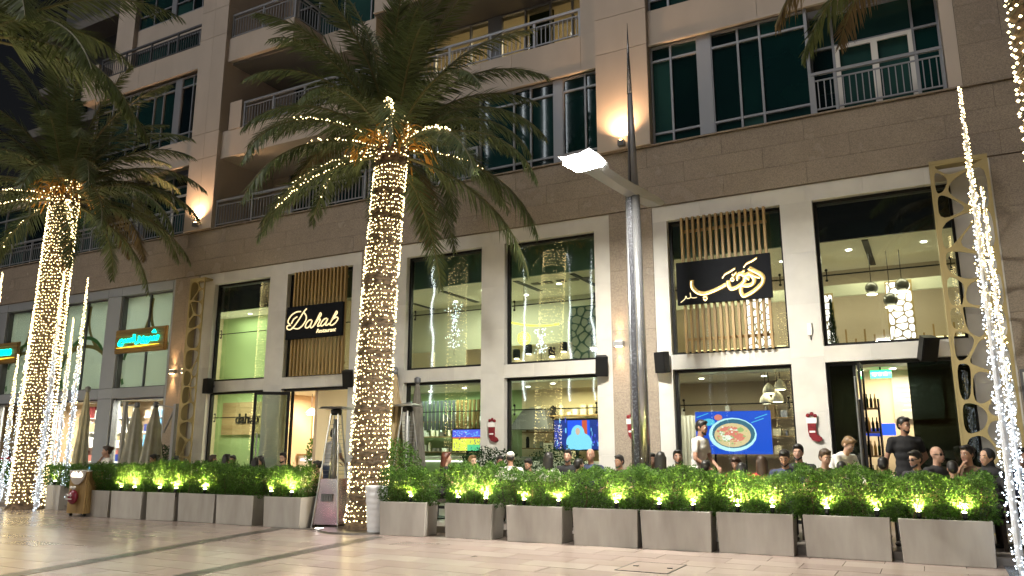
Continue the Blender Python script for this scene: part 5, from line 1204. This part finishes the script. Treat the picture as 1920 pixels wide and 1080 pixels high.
# ------------------------------------------------------------------ patio heaters
M('heater_face', (.62,.58,.60), (.55,.30,.42), rough=.22, metal=.85, scale=1.4, detail=1)
M('tube_glass', (.25,.26,.26), rough=.1, metal=.3)
def heater(loc, rz, label, round_top=False):
    t = empty('patio_heater', loc, label, 'patio heater', 'pyramid patio heaters', rz)
    b, tp, h = .27, .075, 2.12; rod = MB()
    c0 = [(-b,-b,0),(b,-b,0),(b,b,0),(-b,b,0)]; c1 = [(-tp,-tp,h),(tp,-tp,h),(tp,tp,h),(-tp,tp,h)]
    for a, c in zip(c0, c1): rod.tube([a,c],.017,6)
    link('corner_rods', rod.mesh('corner_rods', MT['steel']), t)
    f = .42
    mid = [tuple(Vector(a).lerp(Vector(c), f)*.96+Vector((0,0,.04*f*h))) for a, c in zip(c0, c1)]; lo = [tuple(Vector(a).lerp(Vector(c), .03)*.96) for a, c in zip(c0, c1)]
    link('gas_housing', MB().hull(lo, mid).mesh('gas_housing', MT['heater_face']), t)
    vent = MB()
    for k in range(7): vent.box(-.11+k*.034,-.095+k*.034,-.262,-.205,.48,.62)
    link('vent_slots', vent.mesh('vent_slots', MT['alu_dark']), t)
    link('glass_tube', MB().tube([(0,0,f*h),(0,0,h-.1)],.05,12).mesh('glass_tube', MT['tube_glass'], True), t)
    g = MB()
    for s in range(14):
        u = f+.04+(.9-f)*s/14; q = [Vector(a).lerp(Vector(c), u)*.97 for a, c in zip(c0, c1)]
        for i in range(4):
            q[i].z = u*h
        for i in range(4): g.tube([q[i], q[(i+1)%4]], .003, 3)
    link('guard_mesh', g.mesh('guard_mesh', MT['alu_dark']), t)
    link('burner_head', MB().lathe([(.09,h-.02),(.11,h+.02),(.11,h+.08),(.07,h+.1)],14).mesh('burner_head', MT['black']), t)
    if round_top: link('reflector', MB().lathe([(.30,h+.10),(.28,h+.125),(.10,h+.16),(.03,h+.17)],24).mesh('reflector', MT['steel'], True), t)
    else:
        link('reflector', MB().hull([(-.26,-.26,h+.10),(.26,-.26,h+.10),(.26,.26,h+.10),(-.26,.26,h+.10)],[(-.20,-.20,h+.14),(.20,-.20,h+.14),(.20,.20,h+.14),(-.20,.20,h+.14)]).mesh('reflector', MT['steel']), t)
heater((-10.28,11.85,0),R(14),'steel pyramid patio heater standing against the main palm')
heater((-9.55,13.2,.10),R(-8),'steel patio heater with round reflector behind the hedge past the palm',True)
ul = empty('ground_uplight', (-10.1,11.32,0), 'round lit uplight in the floor before the pyramid heater', 'floor light'); link('ring', MB().lathe([(.11,0),(.11,.02),(.09,.025)],18).mesh('ring', MT['steel']), ul); link('lens', MB().lathe([(.088,.020),(.07,.030),(.0,.032)],18).mesh('lens', MT['uplight_glow']), ul)
lamp('SPOT','floor_uplight_lamp',(-10.1,11.36,.06),14,(1,.9,.6),ul,spot_size=R(110),spot_blend=1,shadow_soft_size=.06,rot=(R(180-20),0,0))
# ------------------------------------------------------------------ folded umbrellas
def folded_umbrella(x, y, z0, z1, r, label, mat, seed, arm=None):
    t = empty('folded_umbrella', (x,y,.1), label, 'umbrella', 'folded terrace umbrellas'); rg = random.Random(seed); mb = MB(); n = 40; nv = 22
    for j in range(nv+1):
        u = j/nv; z = z0+(z1-z0)*u; e = .16+.84*(1-u)**.75; e *= 1+.22*math.exp(-((u-.72)/.05)**2)
        for i in range(n):
            a = 2*math.pi*i/n; f = 1+.20*math.sin(a*8+seed+.6*math.sin(u*5))*(.4+.6*(1-u)); q = r*e*f
            mb.v.append((q*math.cos(a), q*math.sin(a), z-.1+.02*math.sin(a*8+seed)*(1-u)))
    for j in range(nv):
        for i in range(n): mb.f.append((j*n+i,j*n+(i+1)%n,(j+1)*n+(i+1)%n,(j+1)*n+i))
    mb.f.append(tuple(nv*n+i for i in range(n)))
    link('canopy', mb.mesh('canopy', MT[mat], True), t); link('finial', MB().lathe([(.05,z1-.1),(.07,z1-.06),(.07,z1+.02),(.03,z1+.05)],12).mesh('finial', MT['alu_dark']), t)
    link('strap', MB().lathe([(r*.52,z0+(z1-z0)*.42-.1),(r*.53,z0+(z1-z0)*.42-.05)],20,cap=False).mesh('strap', MT['umbrella_dark']), t)
    if arm:
        dx, top = arm
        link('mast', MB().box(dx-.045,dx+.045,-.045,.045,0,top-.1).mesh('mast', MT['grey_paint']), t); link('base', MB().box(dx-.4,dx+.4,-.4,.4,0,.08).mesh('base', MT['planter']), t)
        link('arm', MB().tube([(dx,0,top-.15),(dx*.5,0,z0+1.0)],.028,6).tube([(dx,0,top-.2),(0,0,z1-.02)],.02,6).mesh('arm', MT['grey_paint']), t)
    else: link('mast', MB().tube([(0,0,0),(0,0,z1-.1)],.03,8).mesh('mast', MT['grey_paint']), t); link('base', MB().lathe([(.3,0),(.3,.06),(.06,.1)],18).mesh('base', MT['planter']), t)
folded_umbrella(-18.15,13.2,.75,2.50,.27,'folded grey green umbrella, the one nearer the neighbouring shop of the pair','umbrella',1,arm=(-.46,2.66))
folded_umbrella(-17.28,13.1,.75,2.48,.28,'folded grey green umbrella, the one nearer the green window of the pair','umbrella',2,arm=(.75,2.55))
folded_umbrella(-19.9,12.95,.35,2.95,.22,'tall folded pale umbrella behind the slim light poles','umbrella',3)
folded_umbrella(-9.95,13.25,.75,3.0,.26,'folded tan umbrella pressed close behind the main palm','umbrella_tan',4)
folded_umbrella(-9.85,13.95,.75,2.85,.22,'folded dark grey umbrella behind the tan one','umbrella_dark',5)
# ------------------------------------------------------------------ menu stand, white pot
ks = empty('menu_stand', (-16.75,10.95,0), 'wooden slatted menu stand with round white sign and dark red bauble', 'menu stand', rz=R(3))
link('body', MB().box(-.27,.27,-.02,.36,.07,.96).mesh('body', MT['wood']), ks)
sl_ = MB().box(-.011,.011,-.012,.012,0,.90).mesh('slat', MT['slat_wood'])
for k in range(17): link('slat', sl_, ks, (-.255+k*.032,-.03,.07))
for k in range(11): link('slat', sl_, ks, (.28,.0+k*.033,.07))
o_ = [(-.25,.98)] + [(.25*math.cos(a), .98+.30*math.sin(a)) for a in [math.pi+math.pi*k/18 for k in range(1,18)]] + [(.25,.98)]
link('sign_plate', flat_curve([o_], .03, MT['kiosk_plate'], 'sign_plate'), ks, (0,-.065,0))
link('lettering', text_mesh('dahab', .15, MT['kiosk_text'], .008, bold=.006), ks, (0,-.09,.85))
link('bauble', MB().ball((0,0,0),(.13,.09,.16),20,14).mesh('bauble', MT['bauble'], True), ks, (-.04,-.10,.42)); link('bauble_cap', MB().lathe([(.03,0),(.03,.03)],10).mesh('bauble_cap', MT['steel']), ks, (-.04,-.10,.575))
bw = MB()
for s in (-1,1): bw.ball((s*.05-.04,-.12,.625),(.05,.02,.03),10,6)
link('bow', bw.mesh('bow', MT['white_felt']), ks); link('greeting', text_mesh('Merry', .075, MT['white_felt'], .004, shear=.3), ks, (-.04,-.20,.44)); link('greeting', text_mesh('Christmas', .05, MT['white_felt'], .004, shear=.3), ks, (-.04,-.20,.37))
for x in (-.22,.22):
    for y in (.03,.31): link('castor', MB().tube([(x-.015,y,.035),(x+.015,y,.035)],.035,10).mesh('castor', MT['black']), ks)
link('top_plate', MB().box(-.29,.30,-.06,.38,.965,.985).mesh('top_plate', MT['white_paint']), ks)
wp_ = empty('white_pot', (-8.80,11.3,0), 'tall white ribbed pot between the palm and the first planter', 'pot')
link('body', MB().lathe([(.13,0),(.14,.02)]+[(.14+.06*z/.8+.004*math.sin(z*60), z) for z in [.04+.02*k for k in range(38)]]+[(.205,.81),(.18,.81),(.17,.74)],24).mesh('body', MT['white_pot'], True), wp_); link('soil', MB().lathe([(.17,.74),(.0,.75)],20).mesh('soil', MT['soil']), wp_)

# ------------------------------------------------------------------ people
SK = {}
for i, c in enumerate(((.42,.25,.175),(.33,.185,.125),(.24,.13,.088),(.48,.30,.215))): SK[i] = M('skin%d' % i, c, tuple(.88*q for q in c), rough=.5, scale=9, spec=.35)
HR = {k: M('hair_'+k, c, tuple(.6*q for q in c), rough=.5, scale=40, bump=.003, bscale=90, stretch=(1,1,.2)) for k, c in (('black',(.010,.008,.007)),('brown',(.045,.025,.014)),('red',(.11,.028,.012)),('fair',(.22,.13,.06)),('grey',(.22,.20,.18)))}
CLO = {}
def cloth(k):
    if k not in CLO:
        c = {'white':(.62,.60,.57),'black':(.012,.012,.014),'navy':(.025,.035,.075),'grey':(.34,.34,.34),'beige':(.42,.28,.18),'red':(.28,.02,.02),'dark':(.03,.028,.03),'brown':(.12,.07,.04),'jeans':(.05,.07,.12),'green':(.03,.05,.03),'cream':(.55,.48,.38)}[k]
        CLO[k] = M('cloth_'+k, c, tuple(.82*q for q in c), rough=.85, scale=6, bump=.006, bscale=7)
    return CLO[k]
M('eye_white', (.6,.58,.55), rough=.25); M('eye_dark', (.012,.008,.006), rough=.2); M('lip', (.32,.12,.10), rough=.45); M('shoe', (.03,.025,.022), rough=.5)
def ik(a, b, l1, l2, hint):
    a = Vector(a); b = Vector(b); d = b-a; L = min(d.length, l1+l2-.005); d = d.normalized(); b = a+d*L
    x = (l1*l1-l2*l2+L*L)/(2*L); h = math.sqrt(max(0, l1*l1-x*x)); n = Vector(hint); n = (n-d*n.dot(d)).normalized()
    return a+d*x+n*h, b
def person(label, X, Y, hz, yaw, sit=True, lean=8, head=(0,0), lh=None, rh=None, shirt='black', pants='dark', hair='black', style='short', skin=1, sleeve=.55, z0=.10, glasses=False, female=False, tilt=0, vox=.016, side=0, jacket=None, group=None):
    """hz: height of the head centre above the plaza; yaw 0 faces the camera side (-Y)"""
    hip = .51 if sit else .92
    nominal = hip + .50 + .205 - (1-math.cos(R(lean)))*.6
    s = (hz-z0)/nominal; s = max(.80, min(1.06, s))
    t = empty('person', (X,Y,z0), label, 'person', group, yaw); t.scale = (s,s,s)
    H0 = Vector((0,0,hip)); td = Vector((math.sin(R(side)), -math.sin(R(lean)), math.cos(R(lean)))).normalized()
    sh = H0+td*.50; nk = sh+Vector((0,-.01,.05)); hc = sh+td*.09+Vector((0,-.02-.05*math.sin(R(max(0,head[1]))),.13))
    sw = .165 if female else .19
    S = {1: sh+Vector((sw,0,-.02)), -1: sh+Vector((-sw,0,-.02))}
    tg = {1: lh, -1: rh}; dflt = {k: (Vector((k*.20,-.36,.72)) if sit else Vector((k*.25,-.05,.80))) for k in (1,-1)}
    body, top, low = MB(), MB(), MB()
    cw = .85 if female else 1.0
    # trunk
    for u, rx, ry in ((.02,.155,.115),(.14,.14*cw,.10),(.26,.15*cw,.105),(.38,.165*cw,.108),(.46,.15*cw,.085)):
        c = H0+td*u; body.ball(c,(rx,ry,.11),14,8); top.ball(c+Vector((0,-.004,0)),(rx+.022,ry+.022,.12),14,8)
    body.capsule(S[1],S[-1],.055,.055); top.capsule(S[1]+Vector((0,0,.004)),S[-1]+Vector((0,0,.004)),.067,.067)
    body.capsule(sh,hc+Vector((0,.015,-.06)),.056,.052)
    low.ball(H0+Vector((0,0,-.0)),(.178,.135,.13),14,8)
    E_, Wr = {}, {}
    for k in (1,-1):
        w_ = Vector(tg[k]) if tg[k] else dflt[k]
        e, w_ = ik(S[k], w_, .29, .25, (k*.7,.35,-.8)); E_[k] = e; Wr[k] = w_
        body.capsule(S[k],e,.046*cw,.038*cw); body.capsule(e,w_,.039*cw,.026)
        q = S[k].lerp(e, min(1, sleeve*1.0) if sleeve <= 1 else 1); top.capsule(S[k],q,.062,.056)
        if sleeve > 1: top.capsule(e,e.lerp(w_, sleeve-1),.054,.042)
        # hand: palm and five fingers
        d = (w_-e).normalized(); sd = d.cross(Vector((0,0,1)));
        if sd.length < .1: sd = Vector((1,0,0))
        sd.normalize(); nrm = sd.cross(d).normalized(); pc = w_+d*.05
        for j in range(4): body.capsule(w_+sd*(.008*(j-1.5)), w_+d*.085+sd*(.021*(j-1.5)), .015, .0125, 8)
        for j, ln in enumerate((.066,.078,.073,.056)):
            b0 = w_+d*.085+sd*(.021*(j-1.5)); b1 = b0+d*ln*.5-nrm*.012; b2 = b1+d*ln*.4-nrm*.028
            body.capsule(b0,b1,.0115,.0105,7); body.capsule(b1,b2,.0105,.0095,7)
        th = w_+sd*(-k*.018)+d*.02; b1 = th+sd*(-k*.032)+d*.035; body.capsule(th,b1,.0135,.012,7); body.capsule(b1,b1+d*.032-nrm*.008,.0115,.010,7)
    # legs
    sh_m = MB()
    for k in (1,-1):
        hpj = H0+Vector((k*.09,0,-.01))
        if sit: kn = Vector((k*.12,-.43,hip+.01)); an = Vector((k*.12,-.40,.09))
        else: kn = Vector((k*.10,-.02,.50)); an = Vector((k*.11,.02,.09))
        body.capsule(hpj,kn,.078,.055); body.capsule(kn,an,.052,.036); low.capsule(hpj,kn,.094,.070); low.capsule(kn,an.lerp(kn,.04),.068,.054)
        body.capsule(an+Vector((0,.02,-.04)),an+Vector((k*.02,-.12,-.06)),.034,.026); sh_m.ball(an+Vector((k*.01,-.05,-.05)),(.046,.135,.042),12,8)
    # head
    Mh = Matrix.Rotation(R(head[0]),3,'Z') @ Matrix.Rotation(R(-head[1]) if False else R(head[1]),3,'X') @ Matrix.Rotation(R(tilt),3,'Y')
    P_ = lambda x, y, z: hc + Mh @ Vector((x,y,z))
    body.ball(P_(0,.012,.028),(.074,.092,.092),18,12,Mh); body.ball(P_(0,-.022,-.035),(.060,.070,.082),16,12,Mh); body.ball(P_(0,-.062,-.095),(.030,.026,.024),10,8,Mh)
    body.capsule(P_(0,-.086,.006),P_(0,-.106,-.034),.009,.0145,8); body.capsule(P_(-.034,-.079,.020),P_(.034,-.079,.020),.011,.011,8); body.capsule(P_(-.018,-.088,-.066),P_(.018,-.088,-.066),.008,.008,8)
    for k in (1,-1): body.ball(P_(k*.074,.012,-.012),(.012,.021,.032),8,6,Mh); body.ball(P_(k*.036,-.062,-.03),(.024,.022,.022),8,6,Mh)
    link('body', remesh(body, vox, SK[skin], 2, 'body'), t)
    link('shirt', remesh(top, .021, cloth(shirt), 4, 'shirt'), t); link('trousers', remesh(low, .028, cloth(pants), 3, 'trousers'), t)
    link('shoes', sh_m.mesh('shoes', MT['shoe'], True), t)
    hm = MB()
    if style in ('short','long','bun','bald'):
        if style != 'bald':
            hm.ball(P_(0,.022,.046),(.083,.094,.088),18,12,Mh); hm.ball(P_(0,.055,.0),(.078,.062,.085),14,10,Mh)
            hm.ball(P_(0,-.045,.098),(.062,.045,.030),12,8,Mh)
            for k in (1,-1): hm.capsule(P_(k*.074,-.005,.02),P_(k*.073,-.012,-.02),.012,.008,7)
        if style == 'long':
            for k in range(9):
                a = math.pi*(k/8); hm.capsule(P_(.078*math.cos(a),.035+.05*math.sin(a),.02),P_(.085*math.cos(a)+.0,.05+.07*math.sin(a),-.22-.03*math.sin(k*2.3)),.030,.020,8)
        if style == 'bun': hm.ball(P_(0,.13,.05),(.045,.045,.045),12,8,Mh)
        if hm.v: link('hair', remesh(hm, .014, HR[hair], 2, 'hair'), t)
        if hair == 'black' and style == 'short' and not female:          # trimmed beard
            bm_ = MB(); bm_.capsule(P_(-.050,-.045,-.075),P_(0,-.080,-.104),.018,.022,8); bm_.capsule(P_(.050,-.045,-.075),P_(0,-.080,-.104),.018,.022,8)
            link('beard', remesh(bm_, .013, HR['black'], 1, 'beard'), t)
    elif style == 'scarf':
        hm.ball(P_(0,.030,.030),(.092,.102,.104),18,12,Mh); hm.ball(P_(0,.02,-.10),(.082,.085,.07),14,10,Mh); hm.ball(sh+Vector((0,-.0,.0)),(.19,.13,.10),16,8)
        link('head_scarf', remesh(hm, .016, cloth(hair if hair in ('white','black') else 'black'), 3, 'head_scarf'), t)
    elif style == 'cap':
        hm.ball(P_(0,.010,.062),(.086,.100,.066),18,12,Mh); link('skull_cap', remesh(hm, .014, cloth('white'), 2, 'skull_cap'), t)
        h2 = MB(); h2.ball(P_(0,.05,.0),(.080,.060,.06),14,10,Mh); link('hair', remesh(h2, .014, HR['black'], 2, 'hair'), t)
    ew, ed = MB(), MB()
    for k in (1,-1):
        ew.ball(P_(k*.030,-.0795,.002),(.014,.010,.008),8,6,Mh); ed.ball(P_(k*.030,-.0865,.002),(.007,.005,.007),8,6,Mh)
        ed.capsule(P_(k*.016,-.090,.025),P_(k*.046,-.082,.026),.0045,.0035,6)
    link('eyes', ew.mesh('eyes', MT['eye_white'], True), t); link('brows_and_pupils', ed.mesh('brows_and_pupils', MT['eye_dark'], True), t)
    lp = MB().capsule(P_(-.016,-.094,-.067),P_(.016,-.094,-.067),.0055,.0055,6); link('lips', lp.mesh('lips', MT['lip'], True), t)
    if glasses:
        gm = MB()
        for k in (1,-1): gm.ball(P_(k*.032,-.093,.002),(.026,.005,.018),10,6,Mh); gm.capsule(P_(k*.056,-.085,.006),P_(k*.078,.01,.004),.004,.004,5)
        gm.capsule(P_(-.01,-.098,.004),P_(.01,-.098,.004),.003,.003,5); link('glasses', gm.mesh('glasses', MT['black']), t)
    if not sit or 'badge' in label:
        if 'badge' in label: link('badge', MB().box(-.10,-.03,-.148,-.138,1.28,1.31).mesh('badge', MT['white_paint']), t, (0,0,0))
    return t
def chair(X, Y, yaw, label):
    t = empty('terrace_chair', (X,Y,.10), label, 'chair', 'dark woven terrace chairs', yaw)
    if 'p' not in chair_parts:
        chair_parts['p'] = [('seat', MB().box(-.24,.24,-.24,.24,.36,.41).mesh('seat', MT['rattan'])), ('backrest', MB().hull([(-.24,.20,.41),(.24,.20,.41),(.24,.24,.41),(-.24,.24,.41)],[(-.23,.29,.80),(.23,.29,.80),(.23,.32,.80),(-.23,.32,.80)]).mesh('backrest', MT['rattan']))]
        for s in (1,-1):
            chair_parts['p'].append(('armrest', MB().box(s*.25-.02,s*.25+.02,-.2,.24,.58,.61).box(s*.25-.015,s*.25+.015,-.2,-.17,.41,.58).mesh('armrest', MT['rattan'])))
            for q in (-.21,.21): chair_parts['p'].append(('leg', MB().box(s*.21-.02,s*.21+.02,q-.02,q+.02,0,.36).mesh('leg', MT['rattan'])))
    for n, m_ in chair_parts['p']: link(n, m_, t)
chair_parts = {}
def P(label, X, Y, hz, yaw, **k):
    person(label, X, Y, hz, R(yaw), **k)
    if k.get('sit', True):
        chair(X+math.sin(R(-yaw))*-.0, Y, R(yaw), 'dark woven chair under the '+' '.join(label.split()[:8]))
F_ = dict(female=True)
P('woman in white top resting a hand on her cheek beside menu stand',-18.35,12.75,1.48,-20,shirt='white',hair='brown',style='bun',skin=0,rh=(-.10,-.20,1.02),head=(-15,5),sleeve=.8,**F_)
P('dark haired woman in white shirt by the folded umbrellas',-16.5,12.75,1.20,-50,shirt='white',style='bun',skin=1,lean=12,head=(25,12),sleeve=1.4,**F_)
P('man in dark and white top below the dark bush',-16.35,13.3,1.12,-30,shirt='dark',skin=1,lean=16,head=(0,18))
P('man with brown cap of hair turned towards the green window',-15.66,13.5,1.19,160,shirt='brown',hair='brown',skin=2)
P('woman seen from behind with round black hair by the green window',-14.45,12.85,1.21,175,shirt='navy',style='long',skin=1,**F_)
P('person with low black hair near the glass door',-13.5,12.85,1.14,190,shirt='black',style='long',lean=10,**F_)
P('man in dark green shirt facing out before the glass door',-12.92,13.25,1.24,8,shirt='green',skin=0,head=(5,4))
P('woman in beige top with tied black hair beside the pyramid heater',-11.25,12.55,1.10,-62,shirt='beige',style='bun',skin=0,lean=6,head=(-4,12),pants='black',sleeve=1.5,**F_)
P('waiter in grey shirt standing turned to the open door',-12.25,13.95,1.77,165,sit=False,shirt='grey',skin=2,pants='jeans',lh=(.15,-.32,1.02),rh=(-.12,-.32,1.02),head=(0,10))
P('red haired woman in black dress past the palm',-8.56,13.0,1.26,130,shirt='black',hair='red',style='long',skin=3,sleeve=.15,**F_)
P('grey haired woman leaning in behind the red haired one',-8.22,13.45,1.20,60,shirt='cream',hair='fair',style='long',skin=3,lean=18,**F_)
P('man in white robe and white skull cap',-7.02,13.0,1.27,-150,shirt='white',style='cap',skin=1,sleeve=1.8,pants='white')
P('man with low dark hair next to the white robe',-6.80,13.5,1.15,-10,shirt='white',skin=1,lean=14,head=(0,16))
P('woman with long black hair seen from behind before blue television',-6.15,12.75,1.26,178,shirt='white',style='long',**F_)
P('dark haired man half hidden behind black hair under blue television',-6.12,13.65,1.30,12,shirt='black',skin=0)
P('woman in black and white leaning over the table under blue television',-5.62,12.7,1.16,150,shirt='black',style='short',lean=14,**F_)
P('bald man in dark checked shirt with spread arms',-5.66,13.7,1.32,2,shirt='navy',style='bald',skin=1,lh=(.42,-.30,.78),rh=(-.40,-.25,.80),sleeve=1.1)
P('person in black with back turned beside the lamp post',-4.03,12.65,1.27,185,shirt='black',style='long',**F_)
P('man with close cropped hair before the lamp post window',-3.92,13.3,1.30,20,shirt='dark',skin=2)
P('standing man in white tee shirt before the food banner',-3.74,13.9,1.81,78,sit=False,shirt='white',pants='jeans',skin=1,head=(0,12),lh=(.10,-.30,1.0),rh=(-.15,-.28,.98))
P('person with black hair bent low in front of food banner',-3.30,12.55,1.15,170,shirt='black',lean=14,style='short',**F_)
P('person in red top below the food banner',-2.95,13.6,1.20,-5,shirt='red',hair='brown',style='long',lean=14,head=(0,22),skin=0,**F_)
P('woman with brown hair turned away below the food banner corner',-2.45,13.0,1.22,200,shirt='red',hair='brown',style='long',skin=0,**F_)
P('man in navy shirt looking down at the table',-2.08,13.0,1.30,0,shirt='navy',skin=0,lean=14,head=(0,24),sleeve=1.2)
P('man in black shirt facing out behind the navy one',-1.99,13.8,1.40,-4,shirt='black',skin=0,head=(0,6))
P('man with tousled hair leaning in beside red stocking',-1.60,13.05,1.31,28,shirt='brown',hair='brown',skin=3,lean=20,head=(8,18))
P('man in white shirt leaning forward by far entrance',-1.52,13.45,1.50,52,sit=False,shirt='white',hair='fair',skin=3,lean=44,head=(5,34),sleeve=1.6,lh=(.15,-.62,.80),rh=(-.15,-.62,.80))
P('person with black hair low before the white shirt man',-1.25,12.5,1.15,178,shirt='black',style='short',lean=12,**F_)
P('waiter in black tee shirt with white name badge at far entrance',-.44,14.4,1.84,14,sit=False,shirt='black',pants='black',skin=1,head=(32,8),lh=(.16,.16,.98),rh=(-.30,-.02,.86))
P('man with cropped hair low in front of the far door glass',-.22,13.0,1.29,-30,shirt='dark',skin=0,glasses=True,head=(-10,10))
P('balding man in dark glasses before the far door glass',-.06,13.6,1.35,48,shirt='dark',style='bald',skin=0,glasses=True)
P('woman in brown raising a hand to her face before gold screen',.45,13.35,1.36,-28,shirt='brown',hair='black',style='bun',skin=1,rh=(-.06,-.22,1.02),sleeve=1.7,head=(-10,4),**F_)
P('woman in black head scarf beside the tall light pole',.69,13.0,1.32,-40,shirt='black',style='scarf',hair='black',skin=0,sleeve=1.8,**F_)
P('man in dark navy jacket beyond the tall light pole',.98,13.4,1.33,60,shirt='navy',skin=1,sleeve=1.8)
P('person in dark top at the picture edge behind the lit palm',-23.2,12.95,1.38,30,shirt='red',style='long',skin=1,**F_)
for k, (x, y, z, yw, sh, st, nm) in enumerate(((-17.2,13.6,1.16,150,'dark','short','man in dark top with back turned behind the folded umbrellas'),(-15.0,13.7,1.18,20,'black','short','man in black facing out beside the green window table'),(-13.9,13.6,1.17,-30,'dark','long','woman in dark top near the name board window'),(-7.6,13.6,1.2,40,'black','short','man in black under the kitchen hood window'),(-4.9,13.3,1.22,-20,'dark','short','man in dark shirt between bald man and lamp post'),(-4.6,13.9,1.25,30,'black','long','woman in black just before the lamp post pilaster'),(-2.75,12.7,1.12,172,'dark','long','woman in dark top bent low under the banner corner'),(-.75,13.2,1.2,165,'black','short','man in black with back turned before the far door'),(.2,12.8,1.16,185,'dark','short','man in dark top seen from behind near gold screen'))):
    P(nm, x, y, z, yw, shirt=sh, style=st, skin=1+k%2, female=(st == 'long'), lean=10, head=(0,8))
# ------------------------------------------------------------------ tables
tp_ = [('top', MB().box(-.35,.35,-.35,.35,.60,.635).mesh('top', MT['table_top'])), ('column', MB().lathe([(.03,.03),(.03,.60)],10).mesh('column', MT['black'])), ('base', MB().lathe([(.22,0),(.22,.02),(.04,.05)],18).mesh('base', MT['black']))]
gl_ = MB().lathe([(.022,0),(.028,.02),(.034,.11),(.033,.11),(.026,.02)],12,cap=False).mesh('drinking_glass', MT['white_paint'], True)
bt_ = MB().lathe([(.03,0),(.032,.16),(.012,.22),(.012,.27)],12).mesh('water_bottle', MT['tube_glass'], True)
for k, (x, y, who) in enumerate(((-17.4,13.0,'by the folded umbrellas'),(-14.9,13.3,'by the green window'),(-13.2,13.2,'before the glass door'),(-8.9,13.4,'of the red haired woman'),(-6.5,13.1,'of the man in white robe'),(-5.7,13.15,'of the bald man'),(-3.6,13.0,'by the lamp post'),(-2.6,13.3,'below the food banner'),(-1.75,13.45,'of the man in navy'),(-.15,13.3,'of the men in glasses'),(.75,13.3,'by the gold screen'))):
    t = empty('terrace_table', (x,y,.1), f'small square wooden terrace table {who}', 'table', 'terrace tables behind the hedge')
    for n, m_ in tp_: link(n, m_, t)
    for j in range(2):
        o = link('drinking_glass', gl_, None, (x-.12+.22*j, y-.1+.15*j, .735)); tag(o, f'{("clear glass","second glass")[j]} on the wooden table {who}', 'glass', 'glasses on the terrace tables')
    if k % 2 == 0: tag(link('water_bottle', bt_, None, (x+.05, y-.22, .735)), f'water bottle on the wooden table {who}', 'bottle', 'bottles on the terrace tables')

bpy.data.scenes.remove(TMP)
